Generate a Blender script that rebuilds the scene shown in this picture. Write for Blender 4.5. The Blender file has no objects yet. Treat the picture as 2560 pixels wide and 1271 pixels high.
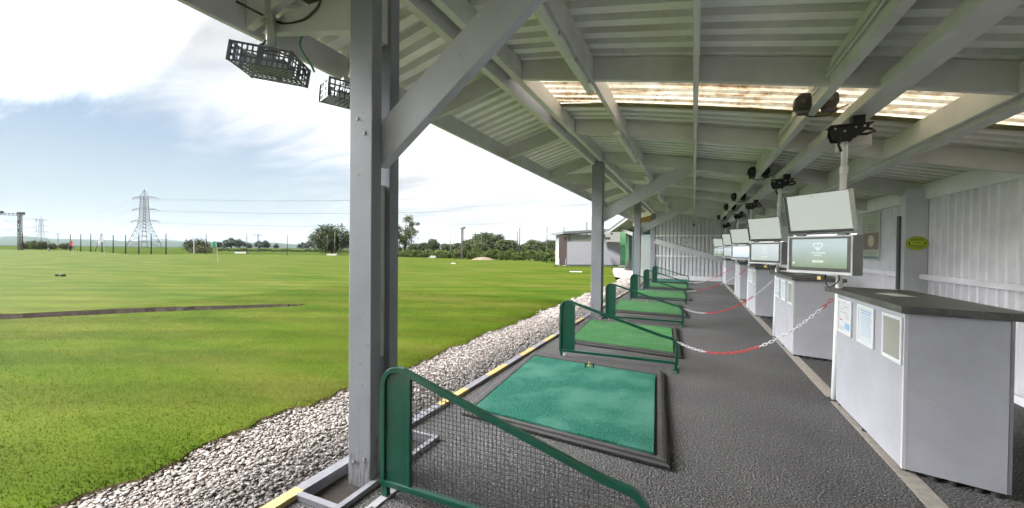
import bpy, math, random
import numpy as np
from mathutils import Vector, Matrix, Quaternion
from mathutils.geometry import delaunay_2d_cdt
random.seed(7); RNG = np.random.default_rng(7)
SC = bpy.context.scene
COL = SC.collection
R = math.radians

# ------------------------------------------------------------------ materials
def new_mat(name):
    m = bpy.data.materials.new(name); m.use_nodes = True
    nt = m.node_tree; b = nt.nodes['Principled BSDF']
    return m, nt, b
def N(nt, t, **kw):
    n = nt.nodes.new(t)
    for k, v in kw.items(): setattr(n, k, v)
    return n
def sset(n, **kw):
    for k, v in kw.items(): n.inputs[k].default_value = v
def ramp(nt, stops):
    r = nt.nodes.new('ShaderNodeValToRGB'); e = r.color_ramp.elements
    while len(e) < len(stops): e.new(0.5)
    for i, (p, c) in enumerate(stops):
        e[i].position = p; e[i].color = (c, c, c, 1) if isinstance(c, (int, float)) else (*c, 1)
    return r
def tint(c, f): return tuple(max(0, min(1, x*f)) for x in c)
def simple(name, col, rough=.5, metal=0, spec=.5, var=.08, scale=6, bump=0, bscale=60, coat=0):
    m, nt, b = new_mat(name)
    tc = N(nt, 'ShaderNodeTexCoord'); no = N(nt, 'ShaderNodeTexNoise'); sset(no, Scale=scale, Detail=5)
    nt.links.new(tc.outputs['Object'], no.inputs['Vector'])
    rp = ramp(nt, [(.3, tint(col, 1-var)), (.7, tint(col, 1+var))])
    nt.links.new(no.outputs['Fac'], rp.inputs['Fac']); nt.links.new(rp.outputs['Color'], b.inputs['Base Color'])
    sset(b, Roughness=rough, Metallic=metal); b.inputs['Specular IOR Level'].default_value = spec
    if coat: b.inputs['Coat Weight'].default_value = coat
    if bump:
        n2 = N(nt, 'ShaderNodeTexNoise'); sset(n2, Scale=bscale, Detail=4)
        nt.links.new(tc.outputs['Object'], n2.inputs['Vector'])
        bp = N(nt, 'ShaderNodeBump'); sset(bp, Strength=bump, Distance=.01)
        nt.links.new(n2.outputs['Fac'], bp.inputs['Height']); nt.links.new(bp.outputs['Normal'], b.inputs['Normal'])
    return m

def paint(name, col, wear=False, stain=(.16, .15, .12), amount=.35, moss=0):
    """matt paint on timber: soft blotches, fine vertical streaks, specks of dirt, worn feet"""
    m, nt, b = new_mat(name); L = nt.links.new
    geo = N(nt, 'ShaderNodeNewGeometry'); pos = geo.outputs['Position']
    no = N(nt, 'ShaderNodeTexNoise'); sset(no, Scale=2.3, Detail=6, Roughness=.65); L(pos, no.inputs['Vector'])
    rp = ramp(nt, [(.3, tint(col, .88)), (.68, tint(col, 1.07))]); L(no.outputs['Fac'], rp.inputs['Fac'])
    cur = rp.outputs['Color']
    def mix(fac, c2):
        nonlocal cur
        mx = N(nt, 'ShaderNodeMix', data_type='RGBA'); L(fac, mx.inputs['Factor']); L(cur, mx.inputs['A']); mx.inputs['B'].default_value = (*c2, 1); cur = mx.outputs['Result']
    n3 = N(nt, 'ShaderNodeTexNoise'); sset(n3, Scale=16, Detail=4); L(pos, n3.inputs['Vector'])
    r3 = ramp(nt, [(.66, 0), (.78, amount)]); L(n3.outputs['Fac'], r3.inputs['Fac']); mix(r3.outputs['Color'], stain)
    if moss:
        n5 = N(nt, 'ShaderNodeTexNoise'); sset(n5, Scale=1.1, Detail=6); L(pos, n5.inputs['Vector'])
        r5 = ramp(nt, [(.5, 0), (.75, moss)]); L(n5.outputs['Fac'], r5.inputs['Fac']); mix(r5.outputs['Color'], (.34, .35, .18))
    if wear:
        mp = N(nt, 'ShaderNodeMapping'); sset(mp, Scale=(26, 26, 3.2)); L(pos, mp.inputs['Vector'])
        n4 = N(nt, 'ShaderNodeTexNoise'); sset(n4, Scale=1.6, Detail=7, Roughness=.7); L(mp.outputs['Vector'], n4.inputs['Vector'])
        sx = N(nt, 'ShaderNodeSeparateXYZ'); L(pos, sx.inputs['Vector'])
        mr = N(nt, 'ShaderNodeMapRange'); sset(mr, **{'From Min': 0.0, 'From Max': .95, 'To Min': .20, 'To Max': -.12}); L(sx.outputs['Z'], mr.inputs['Value'])
        ad = N(nt, 'ShaderNodeMath', operation='ADD'); L(n4.outputs['Fac'], ad.inputs[0]); L(mr.outputs['Result'], ad.inputs[1])
        r4 = ramp(nt, [(.66, 0), (.74, .85)]); L(ad.outputs['Value'], r4.inputs['Fac']); mix(r4.outputs['Color'], (.13, .12, .11))
        v = N(nt, 'ShaderNodeTexVoronoi'); sset(v, Scale=9); L(pos, v.inputs['Vector'])
        rv = ramp(nt, [(.07, .8), (.10, 0)]); L(v.outputs['Distance'], rv.inputs['Fac']); mix(rv.outputs['Color'], (.2, .19, .18))
    L(cur, b.inputs['Base Color']); sset(b, Roughness=.5); b.inputs['Specular IOR Level'].default_value = .4
    n2 = N(nt, 'ShaderNodeTexNoise'); sset(n2, Scale=55, Detail=4); L(pos, n2.inputs['Vector'])
    bp = N(nt, 'ShaderNodeBump'); sset(bp, Strength=.25, Distance=.006); L(n2.outputs['Fac'], bp.inputs['Height']); L(bp.outputs['Normal'], b.inputs['Normal'])
    return m

M = {}
M['console'] = paint('console_laminate', (.345, .345, .375), amount=.07)
M['post'] = paint('post_paint', (.255, .262, .292), wear=True, amount=.55)
M['brace'] = paint('brace_paint', (.50, .51, .55), amount=.4)
M['beam'] = paint('beam_paint', (.63, .62, .61), amount=.25, moss=.12)
M['canopybeam'] = paint('canopy_beam_paint', (.52, .515, .52), amount=.25, moss=.12)
M['sheet'] = paint('roof_sheet_paint', (.87, .85, .83), amount=.2, moss=.3)
M['endwall'] = paint('end_wall_paint', (.56, .555, .58), amount=.1)
M['boardwhite'] = simple('weathered_white_board', (.22, .22, .21), rough=.7)
M['sheetshade'] = paint('roof_channel_shade', (.66, .65, .62), amount=.4, moss=.45)  # sheet colour darkened to paint in the shade of the corrugation channels
M['wall'] = paint('wall_paint', (.80, .795, .82), amount=.08)
M['column'] = paint('column_paint', (.64, .645, .67), amount=.15)
M['console_edge'] = simple('console_edge', (.46, .46, .48), rough=.45, var=.02)
M['white'] = simple('white_plastic', (.60, .61, .62), rough=.35, var=.02)
M['whitemetal'] = simple('white_metal', (.86, .87, .88), rough=.35, var=.02)
M['alu'] = simple('aluminium', (.72, .73, .74), rough=.32, metal=.9, var=.03)
M['galv'] = simple('galvanised', (.48, .48, .43), rough=.45, metal=.75, var=.15, scale=25)
M['black'] = simple('black_metal', (.018, .018, .02), rough=.42, var=.1)
M['blackcable'] = simple('black_cable', (.02, .02, .02), rough=.5, var=.1)
M['greencable'] = simple('green_cable', (.06, .28, .11), rough=.45, var=.1)
M['darkgrey'] = simple('dark_grey_plastic', (.07, .07, .075), rough=.4, var=.1)
M['bezel'] = simple('screen_bezel', (.055, .055, .047), rough=.3, var=.05)
M['grey'] = simple('grey_metal', (.33, .335, .35), rough=.4, var=.04)
M['lightgrey'] = simple('light_grey_box', (.60, .60, .58), rough=.5, var=.04)
M['green'] = simple('green_enamel', (.003, .066, .039), rough=.28, var=.12, scale=9, coat=.3)
M['greenpanel'] = None
M['crate'] = simple('grey_crate_plastic', (.13, .14, .175), rough=.45, var=.1)
M['brass'] = simple('brass', (.62, .45, .16), rough=.3, metal=.9)
M['red'] = simple('red_plastic', (.55, .02, .018), rough=.35, var=.08)
M['linkwhite'] = simple('white_chain_plastic', (.66, .66, .68), rough=.3, var=.03)
M['yellowtee'] = simple('yellow_rubber', (.62, .48, .06), rough=.5)
M['rubber'] = simple('black_rubber', (.048, .045, .045), rough=.75, var=.2, scale=14, bump=.35, bscale=180)
M['rubberdark'] = simple('dark_rubber', (.022, .02, .021), rough=.75, var=.2, scale=14)
M['wire'] = simple('dark_wire', (.05, .055, .055), rough=.4)
M['timberpole'] = simple('weathered_pole', (.036, .030, .027), rough=.85, var=.2, scale=3)
M['greypole'] = simple('grey_pole', (.062, .056, .053), rough=.85, var=.2, scale=3)
M['steelfar'] = simple('lattice_steel', (.060, .062, .070), rough=.5, metal=.3)
M['cable'] = simple('overhead_cable', (.05, .05, .055), rough=.6)
M['redflag'] = simple('red_flag_cloth', (.30, .015, .015), rough=.8)
M['greenflag'] = simple('green_flag_cloth', (.004, .10, .045), rough=.8)
M['whiteflag'] = simple('white_flag_cloth', (.20, .20, .235), rough=.8)
M['brown'] = simple('brown_steel', (.030, .019, .019), rough=.6, var=.1)
M['shedwhite'] = simple('white_boarding', (.27, .27, .32), rough=.55, var=.03, scale=2)
M['shedribs'] = simple('cream_cladding', (.23, .235, .225), rough=.6, var=.05)
M['slate'] = simple('slate_grey_trim', (.10, .11, .12), rough=.6, var=.08)
M['greenboard'] = simple('green_boarding', (.018, .085, .028), rough=.5, var=.1)
M['greendark'] = simple('dark_green_boarding', (.008, .048, .02), rough=.5, var=.1)
M['teal'] = simple('teal_trim', (.005, .05, .042), rough=.4)
M['shutter'] = simple('shutter_slats', (.40, .45, .43), rough=.45, var=.04)
M['drape'] = simple('black_drape', (.03, .027, .03), rough=.9, var=.3)
M['ply'] = simple('raw_plywood', (.55, .33, .12), rough=.7, var=.15)
M['concrete'] = simple('pale_concrete', (.34, .305, .27), rough=.9, var=.16, scale=18, bump=.5, bscale=160)
M['paper'] = simple('white_paper', (.52, .53, .55), rough=.6, var=.01)
M['paperblue'] = simple('blue_print', (.20, .36, .52), rough=.6)
M['papergrey'] = simple('grey_print', (.30, .31, .32), rough=.6)
M['papercream'] = simple('faded_paper', (.26, .26, .225), rough=.55, var=.06)
M['paperred'] = simple('red_print', (.5, .1, .1), rough=.6)
M['lime'] = simple('lime_vinyl', (.50, .60, .03), rough=.45, var=.05)
M['ink'] = simple('black_ink', (.02, .022, .015), rough=.5)
M['postergreen'] = simple('poster_sage', (.42, .46, .34), rough=.35, var=.05)
M['posterbrown'] = simple('poster_brown', (.20, .13, .10), rough=.35, var=.2, scale=14)
M['postercream'] = simple('poster_cream', (.62, .52, .30), rough=.35, var=.1, scale=30)
M['posterteal'] = simple('poster_teal', (.13, .2, .2), rough=.35)
M['trough'] = simple('tube_diffuser', (.66, .68, .60), rough=.4, var=.06, scale=12)

def asphalt():
    m, nt, b = new_mat('asphalt'); L = nt.links.new
    g = N(nt, 'ShaderNodeNewGeometry'); p = g.outputs['Position']
    v = N(nt, 'ShaderNodeTexVoronoi'); sset(v, Scale=75, Randomness=1); L(p, v.inputs['Vector'])
    n1 = N(nt, 'ShaderNodeTexNoise'); sset(n1, Scale=84, Detail=4, Roughness=.7); L(p, n1.inputs['Vector'])
    n2 = N(nt, 'ShaderNodeTexNoise'); sset(n2, Scale=.9, Detail=5); L(p, n2.inputs['Vector'])
    r1 = ramp(nt, [(.36, (.008, .008, .009)), (.50, (.066, .063, .065)), (.66, (.27, .257, .252))]); L(n1.outputs['Fac'], r1.inputs['Fac'])
    r2 = ramp(nt, [(.3, .74), (.7, 1.2)]); L(n2.outputs['Fac'], r2.inputs['Fac'])
    mx = N(nt, 'ShaderNodeMix', data_type='RGBA', blend_type='MULTIPLY'); sset(mx, Factor=1); L(r1.outputs['Color'], mx.inputs['A']); L(r2.outputs['Color'], mx.inputs['B'])
    v2 = N(nt, 'ShaderNodeTexVoronoi'); sset(v2, Scale=6); L(p, v2.inputs['Vector'])
    rv = ramp(nt, [(.035, 1), (.05, 0)]); L(v2.outputs['Distance'], rv.inputs['Fac'])
    m2 = N(nt, 'ShaderNodeMix', data_type='RGBA'); L(rv.outputs['Color'], m2.inputs['Factor']); L(mx.outputs['Result'], m2.inputs['A']); m2.inputs['B'].default_value = (.34, .29, .25, 1)
    L(m2.outputs['Result'], b.inputs['Base Color']); sset(b, Roughness=.85)
    bp = N(nt, 'ShaderNodeBump'); sset(bp, Strength=1, Distance=.012); L(v.outputs['Distance'], bp.inputs['Height']); L(bp.outputs['Normal'], b.inputs['Normal'])
    return m
M['asphalt'] = asphalt()

def lawn_mat(name, a, bcol, c, d, blades=False):
    m, nt, b = new_mat(name); L = nt.links.new
    g = N(nt, 'ShaderNodeNewGeometry'); p = g.outputs['Position']
    mp = N(nt, 'ShaderNodeMapping'); sset(mp, Rotation=(0, 0, R(-18)), Scale=(.10, .34, 1)); L(p, mp.inputs['Vector'])
    n1 = N(nt, 'ShaderNodeTexNoise'); sset(n1, Scale=1.6, Detail=7, Roughness=.62); L(mp.outputs['Vector'], n1.inputs['Vector'])
    r1 = ramp(nt, [(.28, a), (.45, bcol), (.58, c), (.74, d)]); L(n1.outputs['Fac'], r1.inputs['Fac'])
    n2 = N(nt, 'ShaderNodeTexNoise'); sset(n2, Scale=1.2, Detail=8, Roughness=.7); L(p, n2.inputs['Vector'])
    r2 = ramp(nt, [(.3, .84), (.7, 1.13)]); L(n2.outputs['Fac'], r2.inputs['Fac'])
    mx = N(nt, 'ShaderNodeMix', data_type='RGBA', blend_type='MULTIPLY'); sset(mx, Factor=1); L(r1.outputs['Color'], mx.inputs['A']); L(r2.outputs['Color'], mx.inputs['B'])
    cur = mx.outputs['Result']
    # mowing stripes
    wv = N(nt, 'ShaderNodeTexWave'); sset(wv, Scale=.21, Distortion=1.4, Detail=2); wv.inputs['Detail Scale'].default_value = .6
    mp2 = N(nt, 'ShaderNodeMapping'); sset(mp2, Rotation=(0, 0, R(62))); L(p, mp2.inputs['Vector']); L(mp2.outputs['Vector'], wv.inputs['Vector'])
    rw = ramp(nt, [(.30, .90), (.70, 1.10)]); L(wv.outputs['Fac'], rw.inputs['Fac'])
    mw = N(nt, 'ShaderNodeMix', data_type='RGBA', blend_type='MULTIPLY'); sset(mw, Factor=.9); L(cur, mw.inputs['A']); L(rw.outputs['Color'], mw.inputs['B']); cur = mw.outputs['Result']
    # dry fawn patches
    n5 = N(nt, 'ShaderNodeTexNoise'); sset(n5, Scale=.9, Detail=6); mp5 = N(nt, 'ShaderNodeMapping'); sset(mp5, Rotation=(0, 0, R(-20)), Scale=(.09, .3, 1), Location=(3, 7, 0)); L(p, mp5.inputs['Vector']); L(mp5.outputs['Vector'], n5.inputs['Vector'])
    r5 = ramp(nt, [(.54, 0), (.74, .36)]); L(n5.outputs['Fac'], r5.inputs['Fac'])
    m5 = N(nt, 'ShaderNodeMix', data_type='RGBA'); L(r5.outputs['Color'], m5.inputs['Factor']); L(cur, m5.inputs['A']); m5.inputs['B'].default_value = (.060, .057, .017, 1); cur = m5.outputs['Result']
    if blades:
        upn = N(nt, 'ShaderNodeCombineXYZ'); upn.inputs[2].default_value = 1; L(upn.outputs[0], b.inputs['Normal'])
        r6 = ramp(nt, [(0, .93), (1, 1.12)]); L(g.outputs['Random Per Island'], r6.inputs['Fac'])
        m6 = N(nt, 'ShaderNodeMix', data_type='RGBA', blend_type='MULTIPLY'); sset(m6, Factor=1); L(cur, m6.inputs['A']); L(r6.outputs['Color'], m6.inputs['B']); cur = m6.outputs['Result']
    else:
        n7 = N(nt, 'ShaderNodeTexNoise'); sset(n7, Scale=45, Detail=3); L(p, n7.inputs['Vector'])
        r7 = ramp(nt, [(.3, .86), (.7, 1.12)]); L(n7.outputs['Fac'], r7.inputs['Fac'])
        m7 = N(nt, 'ShaderNodeMix', data_type='RGBA', blend_type='MULTIPLY'); sset(m7, Factor=1); L(cur, m7.inputs['A']); L(r7.outputs['Color'], m7.inputs['B']); cur = m7.outputs['Result']
        bp = N(nt, 'ShaderNodeBump'); sset(bp, Strength=.2, Distance=.02); L(n7.outputs['Fac'], bp.inputs['Height']); L(bp.outputs['Normal'], b.inputs['Normal'])
    L(cur, b.inputs['Base Color']); sset(b, Roughness=.9); b.inputs['Specular IOR Level'].default_value = .03
    return m
GR = ((.0185, .042, .0018), (.0325, .053, .003), (.048, .0605, .0068), (.065, .071, .016))
M['lawn'] = lawn_mat('lawn_grass', *GR)
M['blade'] = lawn_mat('grass_blades', *[tint(c, .80) for c in GR], blades=True)
M['meadow'] = simple('rough_meadow', (.036, .053, .013), rough=.95, spec=0, var=.35, scale=.03)
M['soil'] = simple('dry_soil', (.030, .023, .018), rough=.95, var=.35, scale=9, bump=.8, bscale=40)
M['edgeearth'] = simple('turf_edge_earth', (.085, .07, .045), rough=1, var=.35, scale=20, spec=0)
M['gravelbed'] = simple('gravel_bed', (.24, .21, .19), rough=.95, var=.5, scale=60, bump=1, bscale=55)

def stones_mat():
    m, nt, b = new_mat('pebble_stone'); L = nt.links.new
    g = N(nt, 'ShaderNodeNewGeometry')
    r = ramp(nt, [(0, (.055, .048, .048)), (.2, (.125, .112, .105)), (.45, (.175, .16, .153)), (.7, (.175, .145, .132)), (.82, (.22, .21, .202)), (1, (.29, .28, .277))])
    L(g.outputs['Random Per Island'], r.inputs['Fac']); L(r.outputs['Color'], b.inputs['Base Color']); sset(b, Roughness=.8)
    return m
M['stone'] = stones_mat()

def turf_mat(name, c1, c2, worn):
    m, nt, b = new_mat(name); L = nt.links.new
    tc = N(nt, 'ShaderNodeTexCoord'); p = tc.outputs['Object']
    n1 = N(nt, 'ShaderNodeTexNoise'); sset(n1, Scale=110, Detail=3); L(p, n1.inputs['Vector'])
    r1 = ramp(nt, [(.38, c1), (.62, c2)]); L(n1.outputs['Fac'], r1.inputs['Fac'])
    n2 = N(nt, 'ShaderNodeTexNoise'); sset(n2, Scale=1.7, Detail=5, Roughness=.6); L(p, n2.inputs['Vector'])
    r2 = ramp(nt, [(.45, 0), (.68, .75)]); L(n2.outputs['Fac'], r2.inputs['Fac'])
    mx = N(nt, 'ShaderNodeMix', data_type='RGBA'); L(r2.outputs['Color'], mx.inputs['Factor']); L(r1.outputs['Color'], mx.inputs['A']); mx.inputs['B'].default_value = (*worn, 1)
    L(mx.outputs['Result'], b.inputs['Base Color']); sset(b, Roughness=.9); b.inputs['Specular IOR Level'].default_value = .2
    bp = N(nt, 'ShaderNodeBump'); sset(bp, Strength=.9, Distance=.008); L(n1.outputs['Fac'], bp.inputs['Height']); L(bp.outputs['Normal'], b.inputs['Normal'])
    return m
M['turfteal'] = turf_mat('teal_turf', (.003, .052, .034), (.027, .165, .114), (.075, .205, .157))
M['turfgreen'] = turf_mat('green_turf', (.017, .094, .026), (.072, .23, .075), (.094, .217, .085))

def worktop():
    m, nt, b = new_mat('slate_worktop'); L = nt.links.new
    tc = N(nt, 'ShaderNodeTexCoord'); p = tc.outputs['Object']
    n1 = N(nt, 'ShaderNodeTexNoise'); sset(n1, Scale=7, Detail=8, Roughness=.7); L(p, n1.inputs['Vector'])
    r1 = ramp(nt, [(.3, (.045, .043, .042)), (.7, (.115, .11, .105))]); L(n1.outputs['Fac'], r1.inputs['Fac'])
    w = N(nt, 'ShaderNodeTexWave'); sset(w, Scale=1.1, Distortion=9, Detail=4); w.inputs['Detail Scale'].default_value = 1.5; L(p, w.inputs['Vector'])
    rw = ramp(nt, [(.485, 0), (.5, .55), (.515, 0)]); L(w.outputs['Fac'], rw.inputs['Fac'])
    mx = N(nt, 'ShaderNodeMix', data_type='RGBA'); L(rw.outputs['Color'], mx.inputs['Factor']); L(r1.outputs['Color'], mx.inputs['A']); mx.inputs['B'].default_value = (.36, .34, .31, 1)
    L(mx.outputs['Result'], b.inputs['Base Color']); sset(b, Roughness=.3)
    return m
M['worktop'] = worktop()

def skylight():
    m, nt, b = new_mat('translucent_sheet'); L = nt.links.new
    out = nt.nodes['Material Output']; nt.nodes.remove(b)
    g = N(nt, 'ShaderNodeNewGeometry'); p = g.outputs['Position']
    n1 = N(nt, 'ShaderNodeTexNoise'); sset(n1, Scale=9, Detail=7, Roughness=.7); L(p, n1.inputs['Vector'])
    mp = N(nt, 'ShaderNodeMapping'); sset(mp, Scale=(.7, 7.0, 1)); L(p, mp.inputs['Vector'])
    n2 = N(nt, 'ShaderNodeTexNoise'); sset(n2, Scale=1.3, Detail=4); L(mp.outputs['Vector'], n2.inputs['Vector'])
    ad = N(nt, 'ShaderNodeMath', operation='ADD'); L(n1.outputs['Fac'], ad.inputs[0]); L(n2.outputs['Fac'], ad.inputs[1])
    r1 = ramp(nt, [(.36, (.075, .042, .018)), (.44, (.20, .155, .10)), (.51, (.285, .255, .195)), (.62, (.37, .35, .29))])
    hf = N(nt, 'ShaderNodeMath', operation='MULTIPLY'); hf.inputs[1].default_value = .5; L(ad.outputs[0], hf.inputs[0]); L(hf.outputs[0], r1.inputs['Fac'])
    v = N(nt, 'ShaderNodeTexVoronoi'); sset(v, Scale=11); L(p, v.inputs['Vector'])
    rv = ramp(nt, [(.10, 1), (.15, 0)]); L(v.outputs['Distance'], rv.inputs['Fac'])
    mx = N(nt, 'ShaderNodeMix', data_type='RGBA'); L(rv.outputs['Color'], mx.inputs['Factor']); L(r1.outputs['Color'], mx.inputs['A']); mx.inputs['B'].default_value = (.12, .07, .03, 1)
    t = N(nt, 'ShaderNodeBsdfTranslucent'); L(mx.outputs['Result'], t.inputs['Color'])
    d = N(nt, 'ShaderNodeBsdfDiffuse'); L(mx.outputs['Result'], d.inputs['Color'])
    ms = N(nt, 'ShaderNodeMixShader'); ms.inputs[0].default_value = .12; L(t.outputs[0], ms.inputs[1]); L(d.outputs[0], ms.inputs[2]); L(ms.outputs[0], out.inputs['Surface'])
    return m
M['skylight'] = skylight()

def emit(name, col, strength, base=(.02, .02, .02), rough=.2, noise=None):
    m, nt, b = new_mat(name); L = nt.links.new
    sset(b, Roughness=rough); b.inputs['Base Color'].default_value = (*base, 1)
    b.inputs['Emission Strength'].default_value = strength
    tc = N(nt, 'ShaderNodeTexCoord'); n = N(nt, 'ShaderNodeTexNoise'); sset(n, Scale=3, Detail=3); L(tc.outputs['Object'], n.inputs['Vector'])
    r = ramp(nt, [(.3, tint(col, .92) if noise is None else noise), (.7, col)]); L(n.outputs['Fac'], r.inputs['Fac']); L(r.outputs['Color'], b.inputs['Emission Color'])
    return m
M['panelwhite'] = emit('lit_blank_panel', (.46, .50, .45), .12, base=(.085, .093, .085), rough=.5)
def screen_mat(name, lo, hi, s):
    """what the display shows: a misty fairway, pale sky over green"""
    m, nt, b = new_mat(name); L = nt.links.new
    tc = N(nt, 'ShaderNodeTexCoord'); sx = N(nt, 'ShaderNodeSeparateXYZ'); L(tc.outputs['Object'], sx.inputs['Vector'])
    n = N(nt, 'ShaderNodeTexNoise'); sset(n, Scale=5, Detail=4); L(tc.outputs['Object'], n.inputs['Vector'])
    mr = N(nt, 'ShaderNodeMapRange'); sset(mr, **{'From Min': -.15, 'From Max': .15}); L(sx.outputs['Z'], mr.inputs['Value'])
    ad = N(nt, 'ShaderNodeMath', operation='MULTIPLY_ADD'); L(n.outputs['Fac'], ad.inputs[0]); ad.inputs[1].default_value = .5; L(mr.outputs['Result'], ad.inputs[2])
    r = ramp(nt, [(.3, lo), (1.0, hi)]); L(ad.outputs[0], r.inputs['Fac']); L(r.outputs['Color'], b.inputs['Emission Color'])
    sset(b, Roughness=.22); b.inputs['Base Color'].default_value = (.02, .02, .02, 1); b.inputs['Emission Strength'].default_value = s
    return m
M['screen'] = screen_mat('screen_image', (.17, .23, .14), (.33, .40, .41), 0.17)
M['screenpale'] = screen_mat('pale_screen_image', (.34, .40, .38), (.44, .48, .50), 0.17)
M['screenblue'] = screen_mat('bright_screen_image', (.50, .60, .72), (.72, .80, .90), 0.15)
M['logo'] = emit('logo_white', (.60, .66, .62), .17)
M['button'] = emit('button_pale', (.52, .58, .44), .17)

def leaf_mat(name, c1, c2):
    m, nt, b = new_mat(name); L = nt.links.new
    g = N(nt, 'ShaderNodeNewGeometry')
    n = N(nt, 'ShaderNodeTexNoise'); sset(n, Scale=.7, Detail=3); L(g.outputs['Position'], n.inputs['Vector'])
    a = N(nt, 'ShaderNodeMath', operation='MULTIPLY_ADD'); a.inputs[1].default_value = .45; L(g.outputs['Random Per Island'], a.inputs[0])
    s = N(nt, 'ShaderNodeMath', operation='SUBTRACT'); s.inputs[1].default_value = .22; L(n.outputs['Fac'], s.inputs[0]); L(s.outputs[0], a.inputs[2])
    r = ramp(nt, [(.2, c1), (.8, c2)]); L(a.outputs[0], r.inputs['Fac']); L(r.outputs['Color'], b.inputs['Base Color']); sset(b, Roughness=.8)
    b.inputs['Specular IOR Level'].default_value = .2
    return m
M['leaf'] = leaf_mat('dark_foliage', (.020, .032, .013), (.058, .075, .030))
M['leafolive'] = leaf_mat('olive_foliage', (.036, .048, .018), (.088, .10, .04))
M['leafbright'] = leaf_mat('bright_foliage', (.031, .052, .012), (.074, .10, .026))
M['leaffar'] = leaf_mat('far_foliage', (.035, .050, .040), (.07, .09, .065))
M['bark'] = simple('bark', (.10, .075, .055), rough=.9, var=.3, scale=4)

# ------------------------------------------------------------------ mesh building
class MB:
    def __init__(s): s.v = []; s.f = []; s.m = []
    def add(s, vs, fs, mi=0):
        o = len(s.v); s.v.extend([tuple(x) for x in vs]); s.f.extend([tuple(i+o for i in f) for f in fs]); s.m.extend([mi]*len(fs)); return s
    def box(s, x0, x1, y0, y1, z0, z1, mi=0):
        return s.add([(x0,y0,z0),(x1,y0,z0),(x1,y1,z0),(x0,y1,z0),(x0,y0,z1),(x1,y0,z1),(x1,y1,z1),(x0,y1,z1)],
                     [(0,3,2,1),(4,5,6,7),(0,1,5,4),(1,2,6,5),(2,3,7,6),(3,0,4,7)], mi)
    def prism(s, poly, a, b, axis='z', mi=0):
        """extrude a CCW polygon of 2D points from a to b along axis; 2D coords are the other two axes in order"""
        def P(p, c): return {'z': (p[0], p[1], c), 'y': (p[0], c, p[1]), 'x': (c, p[0], p[1])}[axis]
        n = len(poly); vs = [P(p, a) for p in poly]+[P(p, b) for p in poly]
        fs = [tuple(range(n))[::-1], tuple(range(n, 2*n))]+[(i, (i+1) % n, n+(i+1) % n, n+i) for i in range(n)]
        if axis == 'y': fs = [f[::-1] for f in fs]
        return s.add(vs, fs, mi)
    def beam(s, p, q, w, h, up=(0,0,1), mi=0):
        p, q = Vector(p), Vector(q); d = (q-p).normalized(); u = Vector(up); x = d.cross(u)
        if x.length < 1e-5: x = d.cross(Vector((1,0,0)))
        x.normalize(); y = x.cross(d); vs = []
        for c in (p, q):
            for a, b in ((-1,-1),(1,-1),(1,1),(-1,1)): vs.append(c+x*a*w/2+y*b*h/2)
        return s.add(vs, [(0,1,2,3),(7,6,5,4),(0,4,5,1),(1,5,6,2),(2,6,7,3),(3,7,4,0)], mi)
    def tube(s, pts, r, n=8, mi=0, cap=True, r2=None, flat=None):
        pts = [Vector(p) for p in pts]; rings = []; prev = None
        for i, p in enumerate(pts):
            a = pts[max(0, i-1)]; b = pts[min(len(pts)-1, i+1)]; d = (b-a).normalized()
            if prev is None:
                x = d.cross(Vector((0,0,1)))
                if x.length < 1e-3: x = d.cross(Vector((1,0,0)))
            else: x = prev - d*prev.dot(d)
            x.normalize(); prev = x; y = d.cross(x)
            rr = r if r2 is None else r+(r2-r)*i/(len(pts)-1)
            rings.append([p+(x*math.cos(t)+y*math.sin(t))*rr for t in [2*math.pi*k/n+math.pi/n for k in range(n)]])
        vs = [v for rg in rings for v in rg]; fs = []
        for i in range(len(rings)-1):
            for k in range(n): fs.append((i*n+k, i*n+(k+1) % n, (i+1)*n+(k+1) % n, (i+1)*n+k))
        if cap: fs += [tuple(range(n))[::-1], tuple((len(rings)-1)*n+k for k in range(n))]
        return s.add(vs, fs, mi)
    def disc(s, c, ax, r, t, n=20, mi=0):
        ax = Vector(ax).normalized(); return s.tube([Vector(c)-ax*t/2, Vector(c)+ax*t/2], r, n, mi)
    def quad(s, a, b, c, d, mi=0): return s.add([a, b, c, d], [(0,1,2,3)], mi)
    def xf(s, mat):
        s.v = [tuple(mat @ Vector(v)) for v in s.v]; return s
    def build(s, name, mats, parent=None, origin=None, bevel=0, smooth=False, seg=1):
        me = bpy.data.meshes.new(name)
        me.from_pydata(s.v, [], s.f)
        mats = mats if isinstance(mats, (list, tuple)) else [mats]
        for m in mats: me.materials.append(M[m] if isinstance(m, str) else m)
        if len(mats) > 1: me.polygons.foreach_set('material_index', s.m)
        if smooth: me.polygons.foreach_set('use_smooth', [True]*len(me.polygons))
        me.update()
        o = bpy.data.objects.new(name, me); COL.objects.link(o)
        if parent is not None: o.parent = parent
        elif origin is not None: o.location = origin
        if bevel:
            bv = o.modifiers.new('bevel', 'BEVEL'); bv.width = bevel; bv.segments = seg; bv.limit_method = 'ANGLE'
        return o
def tag(o, label=None, cat=None, group=None, kind=None):
    if label: o['label'] = label
    if cat: o['category'] = cat
    if group: o['group'] = group
    if kind: o['kind'] = kind
    return o
def thing(name, label, cat, loc=(0,0,0), rz=0, group=None):
    """Empty at the thing's base; its parts are built in coordinates relative to it"""
    o = bpy.data.objects.new(name, None); COL.objects.link(o); o.location = loc; o.rotation_euler = (0, 0, rz)
    o.empty_display_size = .1
    return tag(o, label, cat, group)
def copy_thing(src, loc, rz=None, label=None):
    def cp(o, par):
        c = o.copy(); COL.objects.link(c); c.parent = par
        for ch in list(o.children): cp(ch, c)
        return c
    c = cp(src, None); c.location = loc
    if rz is not None: c.rotation_euler = (0, 0, rz)
    if label: c['label'] = label
    return c
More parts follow.
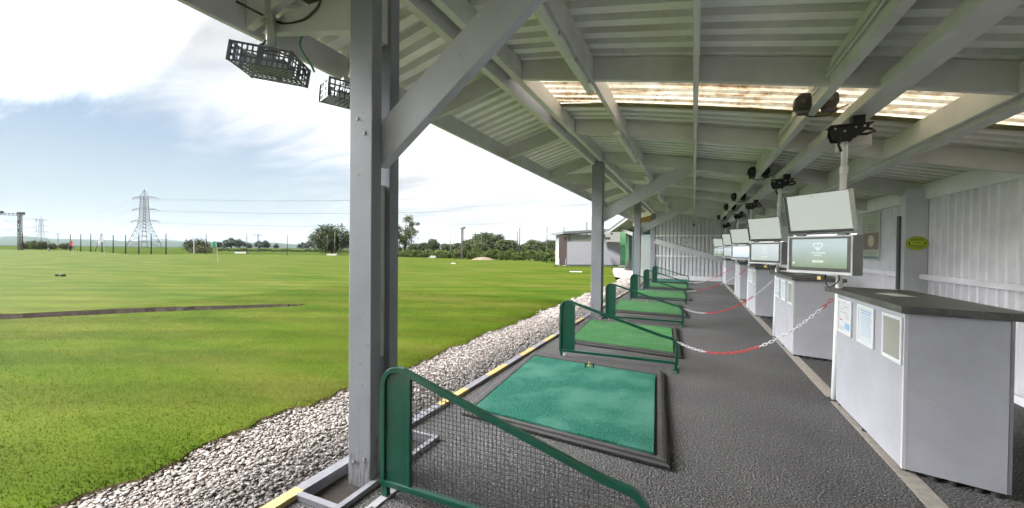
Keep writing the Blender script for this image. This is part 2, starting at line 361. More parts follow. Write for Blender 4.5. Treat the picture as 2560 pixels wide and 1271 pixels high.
def structure(name, mb, mats, label=None, smooth=False):
    o = mb.build(name, mats, smooth=smooth); return tag(o, label, None, None, 'structure')
def text(name, body, size, mat, parent, loc, rot, align='CENTER', bold=0, sx=1.0):
    cu = bpy.data.curves.new(name, 'FONT'); cu.body = body; cu.size = size; cu.align_x = align; cu.align_y = 'CENTER'; cu.extrude = .0004; cu.offset = bold
    cu.resolution_u = 2; cu.materials.append(M[mat])
    tmp = bpy.data.objects.new('tmp', cu); me = bpy.data.meshes.new_from_object(tmp); bpy.data.objects.remove(tmp)
    o = bpy.data.objects.new(name, me); COL.objects.link(o); o.parent = parent; o.location = loc; o.rotation_euler = rot; o.scale = (sx, 1, 1)
    return o

# ------------------------------------------------------------------ camera
YAW, PITCH, ROLL, FPX, HC = .4217, -.0117, .0092, 1011.25, 1.55
fw = Vector((-math.sin(YAW)*math.cos(PITCH), math.cos(YAW)*math.cos(PITCH), math.sin(PITCH)))
rt0 = Vector((math.cos(YAW), math.sin(YAW), 0)); up0 = rt0.cross(fw)
rt = rt0*math.cos(ROLL)+up0*math.sin(ROLL); up = -rt0*math.sin(ROLL)+up0*math.cos(ROLL)
cam = bpy.data.cameras.new('camera'); camo = bpy.data.objects.new('camera', cam); COL.objects.link(camo)
camo.matrix_world = Matrix(((rt.x, up.x, -fw.x, 0), (rt.y, up.y, -fw.y, 0), (rt.z, up.z, -fw.z, HC), (0, 0, 0, 1)))
cam.sensor_width = 36; cam.lens = FPX/2560*36; cam.clip_start = .05; cam.clip_end = 20000
SC.camera = camo
def bearing(px, dist):
    """ground point at a real distance along a compass bearing read off a survey column"""
    d = fw+rt*((px-1280)/FPX); return Vector((d.x*dist, d.y*dist))
def elev(px, py, dist):
    d = fw+rt*((px-1280)/FPX)-up*((py-635.5)/FPX); return HC+d.z*dist

# ------------------------------------------------------------------ world and sun
w = bpy.data.worlds.new('World'); SC.world = w; w.use_nodes = True
nt = w.node_tree; L = nt.links.new; bg = nt.nodes['Background']
SUN_EL, SUN_AZ = R(60), R(197)          # azimuth: direction the sun stands, clockwise from +Y
sky = N(nt, 'ShaderNodeTexSky', sky_type='NISHITA', sun_disc=False, sun_elevation=SUN_EL, sun_rotation=SUN_AZ, air_density=1.0, dust_density=1.2, ozone_density=1.0)
tc = N(nt, 'ShaderNodeTexCoord'); dirv = tc.outputs['Generated']
sx = N(nt, 'ShaderNodeSeparateXYZ'); L(dirv, sx.inputs[0])
def mth(op, a, b=None, clamp=False):
    n = N(nt, 'ShaderNodeMath', operation=op, use_clamp=clamp)
    for i, q in enumerate((a, b)):
        if q is None: continue
        if isinstance(q, (int, float)): n.inputs[i].default_value = q
        else: L(q, n.inputs[i])
    return n.outputs[0]
zz = mth('ADD', mth('MAXIMUM', sx.outputs['Z'], 0.0), .09)
cx = mth('DIVIDE', sx.outputs['X'], zz); cy = mth('DIVIDE', sx.outputs['Y'], zz)
cv = N(nt, 'ShaderNodeCombineXYZ'); L(cx, cv.inputs[0]); L(cy, cv.inputs[1])
mp = N(nt, 'ShaderNodeMapping'); sset(mp, Rotation=(0, 0, R(62)), Scale=(.42, 1.25, 1), Location=(1.3, .4, 0)); L(cv.outputs[0], mp.inputs['Vector'])
n1 = N(nt, 'ShaderNodeTexNoise'); sset(n1, Scale=.55, Detail=9, Roughness=.58, Distortion=.6); L(mp.outputs['Vector'], n1.inputs['Vector'])
n2 = N(nt, 'ShaderNodeTexNoise'); sset(n2, Scale=2.2, Detail=8, Roughness=.65, Distortion=1.0); L(mp.outputs['Vector'], n2.inputs['Vector'])
# clear gap in the overcast low over the left of the field
gp = N(nt, 'ShaderNodeVectorMath', operation='DISTANCE'); mpg = N(nt, 'ShaderNodeMapping'); sset(mpg, Scale=(1, 1, 2.6)); L(dirv, mpg.inputs['Vector']); L(mpg.outputs[0], gp.inputs[0]); gp.inputs[1].default_value = (-.93, .35, .095*2.6)
gap = N(nt, 'ShaderNodeMapRange', interpolation_type='SMOOTHSTEP'); sset(gap, **{'From Min': .10, 'From Max': .82, 'To Min': -.20, 'To Max': .38}); L(gp.outputs['Value'], gap.inputs['Value'])
cl = mth('ADD', mth('ADD', mth('MULTIPLY', n1.outputs['Fac'], .62), mth('MULTIPLY', n2.outputs['Fac'], .48)), gap.outputs[0])
cr = N(nt, 'ShaderNodeMapRange', interpolation_type='SMOOTHSTEP'); sset(cr, **{'From Min': .44, 'From Max': .90}); L(cl, cr.inputs['Value'])
skc = N(nt, 'ShaderNodeMix', data_type='RGBA'); L(cr.outputs[0], skc.inputs['Factor']); L(sky.outputs['Color'], skc.inputs['A'])
n3 = N(nt, 'ShaderNodeTexNoise'); sset(n3, Scale=.9, Detail=7, Roughness=.6); L(mp.outputs['Vector'], n3.inputs['Vector'])
ccl = ramp(nt, [(.36, (4.2, 4.3, 4.4)), (.56, (7.2, 7.2, 7.2))]); L(n3.outputs['Fac'], ccl.inputs['Fac']); 
lobe_dot = N(nt, 'ShaderNodeVectorMath', operation='DOT_PRODUCT'); L(dirv, lobe_dot.inputs[0]); lobe_dot.inputs[1].default_value = (-.84, -.12, .53)     # added bright cloud lobe out of view, apart from the sun, lighting the shelter
lobe_gain = N(nt, 'ShaderNodeMapRange', interpolation_type='SMOOTHSTEP'); sset(lobe_gain, **{'From Min': .83, 'From Max': 1.0, 'To Min': .185, 'To Max': 4.7}); L(lobe_dot.outputs['Value'], lobe_gain.inputs['Value'])
zm = N(nt, 'ShaderNodeMix', data_type='RGBA', blend_type='MULTIPLY'); sset(zm, Factor=1); L(ccl.outputs['Color'], zm.inputs['A']); L(lobe_gain.outputs[0], zm.inputs['B']); L(zm.outputs['Result'], skc.inputs['B'])
# thin milk in the clear air near the horizon
hz = N(nt, 'ShaderNodeMapRange', interpolation_type='SMOOTHSTEP'); sset(hz, **{'From Min': -.02, 'From Max': .26, 'To Min': .95, 'To Max': .35}); L(sx.outputs['Z'], hz.inputs['Value'])
mk = N(nt, 'ShaderNodeMix', data_type='RGBA'); L(hz.outputs[0], mk.inputs['Factor']); dm = N(nt, 'ShaderNodeMix', data_type='RGBA', blend_type='MULTIPLY'); sset(dm, Factor=1); L(sky.outputs['Color'], dm.inputs['A']); dm.inputs['B'].default_value = (.16, .166, .172, 1); L(dm.outputs['Result'], mk.inputs['A']); mk.inputs['B'].default_value = (.76, .86, .895, 1); L(mk.outputs['Result'], skc.inputs['A'])
L(skc.outputs['Result'], bg.inputs['Color']); bg.inputs['Strength'].default_value = .10

sl = bpy.data.lights.new('sun', 'SUN'); sl.energy = 1.5; sl.angle = R(10); sl.color = (1, .95, .88)
so = bpy.data.objects.new('sun', sl); COL.objects.link(so)
sd = Vector((math.sin(SUN_AZ)*math.cos(SUN_EL), math.cos(SUN_AZ)*math.cos(SUN_EL), math.sin(SUN_EL)))
so.rotation_euler = sd.to_track_quat('Z', 'Y').to_euler(); so.location = (0, -10, 30)
SC.view_settings.view_transform = 'Standard'; SC.view_settings.look = 'None'; SC.view_settings.exposure = 3.15; SC.view_settings.gamma = 1
SC.cycles.use_denoising = True
SC.cycles.max_bounces = 8; SC.cycles.diffuse_bounces = 5; SC.cycles.glossy_bounces = 3; SC.cycles.transmission_bounces = 4
SC.cycles.sample_clamp_indirect = 6
# ------------------------------------------------------------------ the setting: ground, lawn, gravel, kerb, floor
def ZB(x):
    xs = (-3.6, -3.2, -2.16, -1.9, 0, 1.43, 4.2); zs = (3.13, 3.24, 3.525, 3.58, 3.25, 2.975, 2.37)
    return float(np.interp(x, xs, zs))
YEND, YSTART = 23.3, -9.0
g = MB(); n = 48
g.add([(0, 0, -.30)]+[(9000*math.cos(2*math.pi*k/n), 9000*math.sin(2*math.pi*k/n), -.30) for k in range(n)], [(0, 1+k, 1+(k+1) % n) for k in range(n)])
structure('ground', g, 'meadow')
def ledge(y): return -3.45+.035*math.sin(y*1.7)+.035*math.sin(y*4.3+1)+.03*math.sin(y*9.1)+.022*math.sin(y*23)+random.uniform(-.03, .03)-max(0, (1.2-y))*.02
edge = [(ledge(y), y) for y in np.arange(-8, 20.5, .08)]
far = [(-4.4, 25), (-5.6, 31), (-6.6, 37.2), (-11.7, 35.4)]
far += [tuple(bearing(px, d)) for px, d in ((1388, 46), (1340, 52), (1300, 56), (1225, 57.5), (1150, 61), (1080, 69), (1000, 76), (870, 78), (700, 81), (480, 82), (400, 75), (330, 73), (260, 92), (190, 114), (100, 122), (0, 128), (-150, 140))]
far += [(-190, 0), (-150, -40), (-3.5, -40)]
tn = [(-16.5, -.9), (-13.23, 3.33), (-11.68, 5.32), (-9.88, 7.18), (-9.45, 7.80)]
tf = [(-17.6, -.9), (-14.06, 3.54), (-12.40, 5.65), (-10.23, 7.44)]
def dens(a, b, k): return [(a[0]+(b[0]-a[0])*i/k, a[1]+(b[1]-a[1])*i/k) for i in range(k)]
near = sum([dens(tn[i], tn[i+1], 14) for i in range(4)], [])+[tn[-1]]
farr = sum([dens(([tn[-1]]+tf[::-1])[i], ([tn[-1]]+tf[::-1])[i+1], 14) for i in range(4)], [])[1:]+[tf[0]]
near = [(x+.10*(1 if x < -9.6 else 0)+random.uniform(-.012, .012), y-.10*(1 if x < -9.6 else 0)+random.uniform(-.012, .012)) for x, y in near[:-1]]+[near[-1]]
farr = [(x+random.uniform(-.04, .04), y+random.uniform(-.04, .04)) for x, y in farr]
def zl(x, y): return 0.0
outer = edge+far; hole = near+farr
verts = [Vector(p) for p in outer+hole]; no_, nh = len(outer), len(hole)
edges = [(i, (i+1) % no_) for i in range(no_)]+[(no_+i, no_+(i+1) % nh) for i in range(nh)]
inner = [Vector((x, y)) for x in np.arange(-60, -5, 5.0) for y in np.arange(-30, 60, 5.0)]
def inside(p, poly):
    c = False; j = len(poly)-1
    for i in range(len(poly)):
        (xi, yi), (xj, yj) = poly[i], poly[j]
        if (yi > p[1]) != (yj > p[1]) and p[0] < (xj-xi)*(p[1]-yi)/(yj-yi)+xi: c = not c
        j = i
    return c
vs2, _, fs2, *_ = delaunay_2d_cdt(verts, edges, [], 0, 1e-4)
keep = []
for f in fs2:
    c = sum((vs2[i] for i in f), Vector((0, 0)))/len(f)
    if inside(c, outer) and not inside(c, hole): keep.append(tuple(f))
mb = MB(); mb.add([(v.x, v.y, 0) for v in vs2], keep)
# turned down edge of the turf along the gravel
k0 = len(mb.v); mb.add([(x, y, 0) for x, y in edge]+[(x+.03, y, -.055) for x, y in edge], [(i, i+1, len(edge)+i+1, len(edge)+i) for i in range(len(edge)-1)], 1)
structure('lawn', mb, ['lawn', 'edgeearth'])
mb = MB(); nn, nf = near, farr[::-1]
for i in range(len(near)-1):
    t0, t1 = i/(len(near)-1), (i+1)/(len(near)-1)
    j0, j1 = min(len(nf)-1, int(t0*len(nf))), min(len(nf)-1, int(t1*len(nf)))
    a, b = near[i], near[i+1]; c, d = nf[j0], nf[j1] if i < len(near)-2 else near[-1]
    dep = -.17*min(1, (1-t0)*3+.05); dep1 = -.17*min(1, (1-t1)*3+.02)
    am = (a[0]*.75+c[0]*.25, a[1]*.75+c[1]*.25); bm = (b[0]*.75+d[0]*.25, b[1]*.75+d[1]*.25)
    cm = (c[0]*.93+a[0]*.07, c[1]*.93+a[1]*.07); dm = (d[0]*.93+b[0]*.07, d[1]*.93+b[1]*.07)
    V3 = lambda p, z: (p[0], p[1], z)
    mb.quad(V3(a, 0), V3(b, 0), V3(bm, dep1), V3(am, dep)); mb.quad(V3(am, dep), V3(bm, dep1), V3(dm, dep1), V3(cm, dep)); mb.quad(V3(cm, dep), V3(dm, dep1), V3(d, -.004), V3(c, -.004))
structure('ditch', mb, 'soil')
mb = MB()   # bare soil showing along the turf edge, then the gravel bed
mb.add([(-3.75, -8, -.05), (-2.2, -8, -.05), (-2.2, 24, -.05), (-3.75, 24, -.05), (-2.0, 37.5, -.05), (-6.9, 37.5, -.05), (-5.9, 31, -.05), (-4.6, 25, -.05)], [(0, 1, 2, 3), (3, 2, 4, 5, 6, 7)])
structure('gravel_bed', mb, 'gravelbed')
# loose pebbles
ico = []
phi = (1+5**.5)/2
base = np.array([(-1,phi,0),(1,phi,0),(-1,-phi,0),(1,-phi,0),(0,-1,phi),(0,1,phi),(0,-1,-phi),(0,1,-phi),(phi,0,-1),(phi,0,1),(-phi,0,-1),(-phi,0,1)], float); base /= np.linalg.norm(base[0])
icof = np.array([(0,11,5),(0,5,1),(0,1,7),(0,7,10),(0,10,11),(1,5,9),(5,11,4),(11,10,2),(10,7,6),(7,1,8),(3,9,4),(3,4,2),(3,2,6),(3,6,8),(3,8,9),(4,9,5),(2,4,11),(6,2,10),(8,6,7),(9,8,1)])
def scatter_stones(name, n, xr, yr, size, zr):
    x = RNG.uniform(*xr, n); y = yr[0]+(yr[1]-yr[0])*RNG.random(n)**1.25
    z = RNG.uniform(*zr, n); s = RNG.uniform(*size, n)*(1+.5*RNG.random(n)**4)*(1+np.clip(y-4, 0, 12)*.035)
    keepm = np.array([xx > ledge(yy)+.02-abs(RNG.normal(0, .07)) for xx, yy in zip(x, y)])
    # keep the sunk pits round the posts mostly clear of stones
    x, y, z, s = x[keepm], y[keepm], z[keepm], s[keepm]; n = len(x)
    ang = RNG.uniform(0, 2*np.pi, n); ax = RNG.uniform(.7, 1.35, (n, 3)); ax[:, 2] *= .5; ax[:, 0] *= 1.3
    P = base[None]*(1+RNG.uniform(-.22, .22, (n, 12, 1)))*ax[:, None]*s[:, None, None]
    tl = RNG.uniform(-.5, .5, n); cz, sz = np.cos(ang), np.sin(ang)
    Q = P.copy(); Q[..., 2] = P[..., 2]*np.cos(tl)[:, None]+P[..., 0]*np.sin(tl)[:, None]; Q[..., 0] = P[..., 0]*np.cos(tl)[:, None]-P[..., 2]*np.sin(tl)[:, None]
    W_ = Q.copy(); W_[..., 0] = Q[..., 0]*cz[:, None]-Q[..., 1]*sz[:, None]; W_[..., 1] = Q[..., 0]*sz[:, None]+Q[..., 1]*cz[:, None]
    W_ += np.stack([x, y, z], 1)[:, None]
    vv = W_.reshape(-1, 3); ff = (icof[None]+12*np.arange(n)[:, None, None]).reshape(-1, 3)
    return vv, ff
v1, f1 = scatter_stones('a', 46000, (-3.62, -2.29), (.2, 11), (.0065, .0145), (-.046, -.014))
v2, f2 = scatter_stones('b', 8000, (-3.6, -2.29), (9, 23.8), (.017, .03), (-.045, -.015))
vv = np.concatenate([v1, v2]); ff = np.concatenate([f1, f2+len(v1)])
def np_mesh(name, vv, ff, mat):
    me = bpy.data.meshes.new(name); k = ff.shape[1]
    me.vertices.add(len(vv)); me.vertices.foreach_set('co', vv.astype(np.float32).ravel())
    me.loops.add(ff.size); me.loops.foreach_set('vertex_index', ff.astype(np.int32).ravel())
    me.polygons.add(len(ff)); me.polygons.foreach_set('loop_start', (np.arange(len(ff))*k).astype(np.int32)); me.polygons.foreach_set('loop_total', np.full(len(ff), k, np.int32))
    me.materials.append(M[mat]); me.update(calc_edges=True); me.validate()
    o = bpy.data.objects.new(name, me); COL.objects.link(o); return o
tag(np_mesh('gravel', vv, ff, 'stone'), 'loose pale pebbles between the lawn and the striped kerb', None, None, 'stuff')
# short mown blades on the nearest part of the lawn
nb = 260000
y = -1.0+13*RNG.random(nb)**1.5; x = -3.24-10*RNG.random(nb)**1.8
ok = np.array([xx < ledge(yy)+.03 for xx, yy in zip(x, y)]) & ~np.array([inside((xx, yy), hole) if xx < -9 else False for xx, yy in zip(x, y)])
x, y = x[ok], y[ok]; nb = len(x)
h = RNG.uniform(.007, .015, nb)*(1+2.4*RNG.random(nb)**3*np.exp(-np.abs(x-np.array([-3.45])) / .09)); a = RNG.uniform(0, 2*np.pi, nb); wd = RNG.uniform(.0012, .0024, nb)*(1+np.hypot(x, y)*.12)
ln = RNG.normal(0, .006, (nb, 2)); c_, s_ = np.cos(a)*wd, np.sin(a)*wd
vv = np.zeros((nb, 3, 3)); vv[:, 0] = np.stack([x-c_, y-s_, -.002+0*x], 1); vv[:, 1] = np.stack([x+c_, y+s_, -.002+0*x], 1); vv[:, 2] = np.stack([x+ln[:, 0], y+ln[:, 1], h], 1)
tag(np_mesh('grass', vv.reshape(-1, 3), np.arange(nb*3).reshape(-1, 3), 'blade'), 'short mown grass blades of the lawn nearest the gravel', None, None, 'stuff')

mb = MB()
mb.add([(-2.2, YSTART, 0), (1.32, YSTART, 0), (1.32, YEND, 0), (-2.2, YEND, 0)], [(0, 1, 2, 3)])
mb.add([(1.44, YSTART, 0), (2.0, YSTART, 0), (2.0, YEND, 0), (1.44, YEND, 0), (3.7, YSTART, -.27), (3.7, YEND, -.27)], [(0, 1, 2, 3), (1, 4, 5, 2)])
# cut the pits round the posts out of the floor by building it from strips
pits = [2.15, 9.3, 16.6]
mb = MB(); ys = [YSTART]
for p in pits: ys += [p-.42, p+.58]
ys += [YEND]
for i in range(len(ys)-1):
    x0 = -1.90 if i % 2 else -2.22
    mb.quad((x0, ys[i], 0), (1.32, ys[i], 0), (1.32, ys[i+1], 0), (x0, ys[i+1], 0))
mb.add([(1.44, YSTART, 0), (2.1, YSTART, 0), (2.1, YEND, 0), (1.44, YEND, 0), (3.7, YSTART, -.27), (3.7, YEND, -.27)], [(0, 1, 2, 3), (1, 4, 5, 2)])
structure('floor', mb, 'asphalt')
mb = MB(); mb.box(1.32, 1.44, YSTART, YEND, -.05, .004)
structure('concrete_strip', mb, 'concrete')
mb = MB()
for p in pits: mb.box(-2.2, -1.9, p-.42, p+.58, -.09, -.035)
structure('post_pit', mb, 'soil')
M['kerbyellow'] = simple('kerb_yellow', (.44, .34, .135), rough=.6, var=.12, scale=14)
M['kerbgrey'] = simple('kerb_grey', (.21, .205, .23), rough=.6, var=.12, scale=14)
mb = MB(); y = YSTART
while y < 37:
    k = math.floor((y-4.32)/.51); y1 = min(37, 4.32+(k+1)*.51)
    if y1-y < .02: y = y1+1e-4; continue
    yel = k % 2 == 0
    for p in pits:
        if p-.42 < (y+y1)/2 < p+.58: yel = False
    mb.box(-2.285, -2.205, y, y1-.002, -.05, .032, 0 if yel else 1); y = y1+1e-4
for p in pits:
    mb.box(-2.204, -1.86, p-.44, p-.40, -.06, .034, 1); mb.box(-2.204, -1.86, p+.56, p+.60, -.06, .034, 1); mb.box(-1.90, -1.86, p-.399, p+.559, -.06, .033, 1)
structure('kerb', mb, ['kerbyellow', 'kerbgrey'])

# hills across the firth
def ridge(name, prof, dist, mat, depth):
    mb = MB(); pts = []
    for px, py in prof:
        p = bearing(px, dist); pts.append((p.x, p.y, max(-.05, elev(px, py, dist))))
    n = len(pts); back = [(x*1.12, y*1.12, z*.85) for x, y, z in pts]; base_ = [(x*(1-depth), y*(1-depth), -.05) for x, y, z in pts]; bb = [(x*1.35, y*1.35, -.05) for x, y, z in pts]
    vs = base_+pts+back+bb
    mb.add(vs, [(r*n+i, r*n+i+1, (r+1)*n+i+1, (r+1)*n+i) for r in range(3) for i in range(n-1)])
    return structure(name, mb, mat, smooth=True)
def fine(prof, step, amp):
    out = []; x = prof[0][0]
    while x < prof[-1][0]:
        out.append((x, float(np.interp(x, [p[0] for p in prof], [p[1] for p in prof]))+random.uniform(-amp, amp))); x += step
    return out+[prof[-1]]
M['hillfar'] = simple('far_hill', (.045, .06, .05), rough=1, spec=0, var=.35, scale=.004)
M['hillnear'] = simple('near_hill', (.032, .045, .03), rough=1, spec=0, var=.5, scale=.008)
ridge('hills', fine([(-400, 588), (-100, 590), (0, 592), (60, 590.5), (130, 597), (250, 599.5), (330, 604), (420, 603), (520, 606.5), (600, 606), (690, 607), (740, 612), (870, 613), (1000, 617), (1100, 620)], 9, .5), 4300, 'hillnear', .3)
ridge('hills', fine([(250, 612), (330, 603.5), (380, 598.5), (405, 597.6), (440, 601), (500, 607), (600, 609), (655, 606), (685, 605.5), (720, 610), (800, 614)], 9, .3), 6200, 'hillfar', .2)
M['water'] = simple('firth_water', (.05, .065, .08), rough=.4, spec=0, var=.1, scale=.01)
mb = MB(); a, b_, c, d = bearing(-500, 2700), bearing(900, 2700), bearing(900, 700), bearing(-500, 700)
mb.quad((d.x, d.y, -.02), (c.x, c.y, -.02), (b_.x, b_.y, -.02), (a.x, a.y, -.02)); structure('water', mb, 'water')

# ------------------------------------------------------------------ the range shelter: one building, its timbers and sheets its parts
SH = thing('range_shelter', 'long open fronted grey timber shelter with corrugated roof over the hitting bays', 'shelter')
RY = [2.03+2.425*k for k in range(-4, 9)]           # rafter planes (near faces)
POSTS = [2.02, 9.22, 16.5]
def rafter(y):
    xs = [-1.895, 0, 1.43, 3.62]
    poly = [(x, ZB(x)) for x in xs]+[(x, ZB(x)+.25) for x in xs[::-1]]
    MB().prism(poly, y, y+.06, 'y').build('rafter', 'beam', SH, bevel=.004)
    MB().prism([(-3.195, 3.245), (-2.165, 3.525), (-2.165, 3.76), (-3.195, 3.47)], y, y+.06, 'y').build('canopy_rafter', 'canopybeam', SH, bevel=.004)
for y in RY: rafter(y)
def purlin(name, x0, x1, dz0=-.006, h=.25, mat='beam', y0=YSTART, y1=YEND):
    zc = ZB((x0+x1)/2)
    return MB().box(x0, x1, y0, y1, zc+dz0, zc+h).build(name, mat, SH, bevel=.004)
purlin('eaves_beam', -2.16, -2.075, -.03, .235, 'beam'); purlin('eaves_beam', -1.985, -1.9, .0, .235, 'beam')
purlin('purlin', -1.09, -1.035, -.006, .24); purlin('purlin', -.026, .026, -.006, .24)
purlin('purlin', 1.09, 1.175, -.006, .24)
purlin('purlin', 1.44, 1.655, -.007, .10); purlin('purlin', 2.27, 2.34, -.006, .24); purlin('purlin', 2.345, 2.50, -.022, .05)
for y in RY:            # blocks between the pair of eaves beams
    MB().box(-2.074, -1.986, y, y+.05, 3.60, 3.78).build('beam_spacer', 'beam', SH)
MB().box(-3.245, -3.2, YSTART, 30, 3.225, 3.47).build('fascia', 'canopybeam', SH, bevel=.004)
def mkpost(y, top=3.575):
    xl = -2.10 if y < 5 else -2.145      # the near post is the slimmer one
    MB().box(xl, -1.905, y, y+.09, -.08, top).build('post', 'post', SH, bevel=.007, seg=2)
    MB().box(xl+.005, -1.91, y+.18, y+.27, -.08, top).build('post', 'post', SH, bevel=.007, seg=2)
    MB().box(xl+.02, -1.95, y+.091, y+.179, -.08, .80).build('post_packer', 'post', SH)
    MB().box(xl+.02, -1.955, y+.091, y+.179, .803, 1.98).build('post_packer', 'beam', SH)
    MB().box(xl+.02, -1.94, y+.091, y+.179, 2.95, top).build('post_packer', 'beam', SH)
    MB().prism([(-3.15, 3.247), (-2.165, 3.055), (-2.165, 3.34), (-2.85, 3.345)], y+.1, y+.17, 'y').build('strut', 'canopybeam', SH, bevel=.004)
for y in POSTS:
    mkpost(y)
    for z, x in ((.13, -2.05), (.16, -1.96), (2.30, -1.97), (2.40, -2.03), (3.2, -2.04)):
        MB().disc((x, y-.003, z), (0, 1, 0), .013, .008, 8).build('bolt', 'grey', SH)
MB().box(-2.16, -1.9, YEND-.1, YEND+.15, -.08, 3.575).build('post', 'post', SH, bevel=.007)
def brace(y, z0, sl, x1):
    x0 = -1.93; MB().prism([(x0, z0), (x1, z0+(x1-x0)*sl), (x1-.10, z0+(x1-.10-x0)*sl+.29), (x0, z0+.30)], y+.095, y+.175, 'y')  .build('brace', 'brace', SH, bevel=.005)
brace(POSTS[0], 2.09, .77, -.10); brace(POSTS[1], 2.175, .545, -.03); brace(POSTS[2], 2.175, .545, -.03)
# roof sheets
def sheet(name, xs, y0, y1, off, mat, pitch=.225, amp=.055):
    prof = []; y = y0
    while y < y1-1e-6:
        for dy, dz in ((0, 0), (.095, 0), (.125, amp), (.17, amp)):
            if y+dy*pitch/.2 < y1: prof.append((y+dy*pitch/.2, dz))
        y += pitch
    prof.append((y1, 0)); n = len(prof)
    vs = [(x, yy, ZB(x)+off+dz) for x in xs for yy, dz in prof]
    mb = MB()
    for i in range(len(xs)-1):
        for j in range(n-1):
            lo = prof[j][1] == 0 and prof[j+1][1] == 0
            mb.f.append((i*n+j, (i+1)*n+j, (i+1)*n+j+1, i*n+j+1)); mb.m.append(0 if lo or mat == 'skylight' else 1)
    mb.v = vs; mb.build(name, [mat, 'sheetshade'] if mat != 'skylight' else mat, SH)
XR = [-2.03, -1.0, 0, .75, 1.43, 2.5, 3.95]
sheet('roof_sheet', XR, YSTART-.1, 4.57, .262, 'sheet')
sheet('rooflight', [-1.95]+XR[1:], 4.52, 6.05, .272, 'skylight', pitch=.2, amp=.03)
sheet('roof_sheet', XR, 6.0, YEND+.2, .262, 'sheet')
MB().add([(x, y, ZB(x)+.256) for x in XR for y in (5.97, 6.14)], [(2*i, 2*i+2, 2*i+3, 2*i+1) for i in range(len(XR)-1)]).build('rooflight_trim', simple('mossy_trim', (.22, .19, .08), rough=.8, var=.35, scale=4), SH)
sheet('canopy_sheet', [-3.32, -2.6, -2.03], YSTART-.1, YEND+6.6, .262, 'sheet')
# back wall
def ribbed(x, y0, y1, z0, z1, along='y', pitch=.19, depth=.055, mat='wall', name='wall_cladding', sgn=-1):
    prof = []; y = y0
    shape = ((0, 0), (.012, depth), (.03, depth*.95), (.165, 0)) if along == 'y' else ((0, 0), (.03, depth), (.13, depth), (.16, 0))
    while y < y1-1e-6:
        for dy, d in shape:
            if y+dy < y1: prof.append((y+dy, d))
        y += pitch
    prof.append((y1, 0)); n = len(prof)
    def zt(a): return z1(a) if callable(z1) else z1
    if along == 'y': vs = [(x+sgn*d, yy, z) for yy, d in prof for z in (z0, zt(x))]
    else: vs = [(xx, x+sgn*d, z) for xx, d in prof for z in (z0, zt(xx))]
    return MB().add(vs, [(2*i, 2*i+2, 2*i+3, 2*i+1) for i in range(n-1)]).build(name, mat, SH)
WX = 3.66
ribbed(WX, YSTART, YEND, -.20, 2.5)
MB().box(WX-.06, WX+.02, YSTART, YEND, 2.47, 2.735).build('wall_plate', 'wall', SH, bevel=.005)
MB().box(WX-.12, WX-.056, YSTART, YEND, 1.10, 1.185).build('wall_rail', 'wall', SH, bevel=.004)
MB().box(WX-.11, WX-.056, YSTART, YEND, -.27, -.15).build('skirting', 'wall', SH)
MB().box(WX+.004, WX+.05, YSTART, YEND, -.3, 2.45).build('wall_backing', 'wall', SH)
for y in (2.02, 9.2, 16.5, YEND-.35):
    MB().box(3.34, WX-.01, y, y+.22, -.26, 2.66).build('wall_post', 'column', SH, bevel=.005)
# end walls
MB().prism([(-1.9, -.05), (WX, -.05), (WX, 2.6), (-1.9, 3.7)], YSTART-.08, YSTART, 'y').build('unseen_end_wall', 'wall', SH)  # unseen wall behind the camera, put in to cut light from that end
ribbed(YEND, -1.9, WX, 0, lambda x: ZB(x)+.25, along='x', pitch=.19, depth=.05, name='end_wall_cladding', mat='endwall')
MB().box(-1.9, WX, YEND+.001, YEND+.08, -.05, 2.6).build('end_wall_backing', 'wall', SH)
MB().box(-1.89, WX-.06, YEND-.10, YEND-.051, 2.32, 2.385).build('end_wall_rail', 'wall', SH)
MB().box(-1.89, WX-.06, YEND-.10, YEND-.051, 1.235, 1.295).build('end_wall_rail', 'wall', SH)
MB().beam((-1.9, YEND-.14, 2.07), (2.6, YEND-.14, .70), .07, .26).build('end_wall_brace', 'endwall', SH)
MB().box(-1.89, WX-.06, YEND-.08, YEND-.051, 0, .22).build('end_wall_skirting', 'wall', SH)
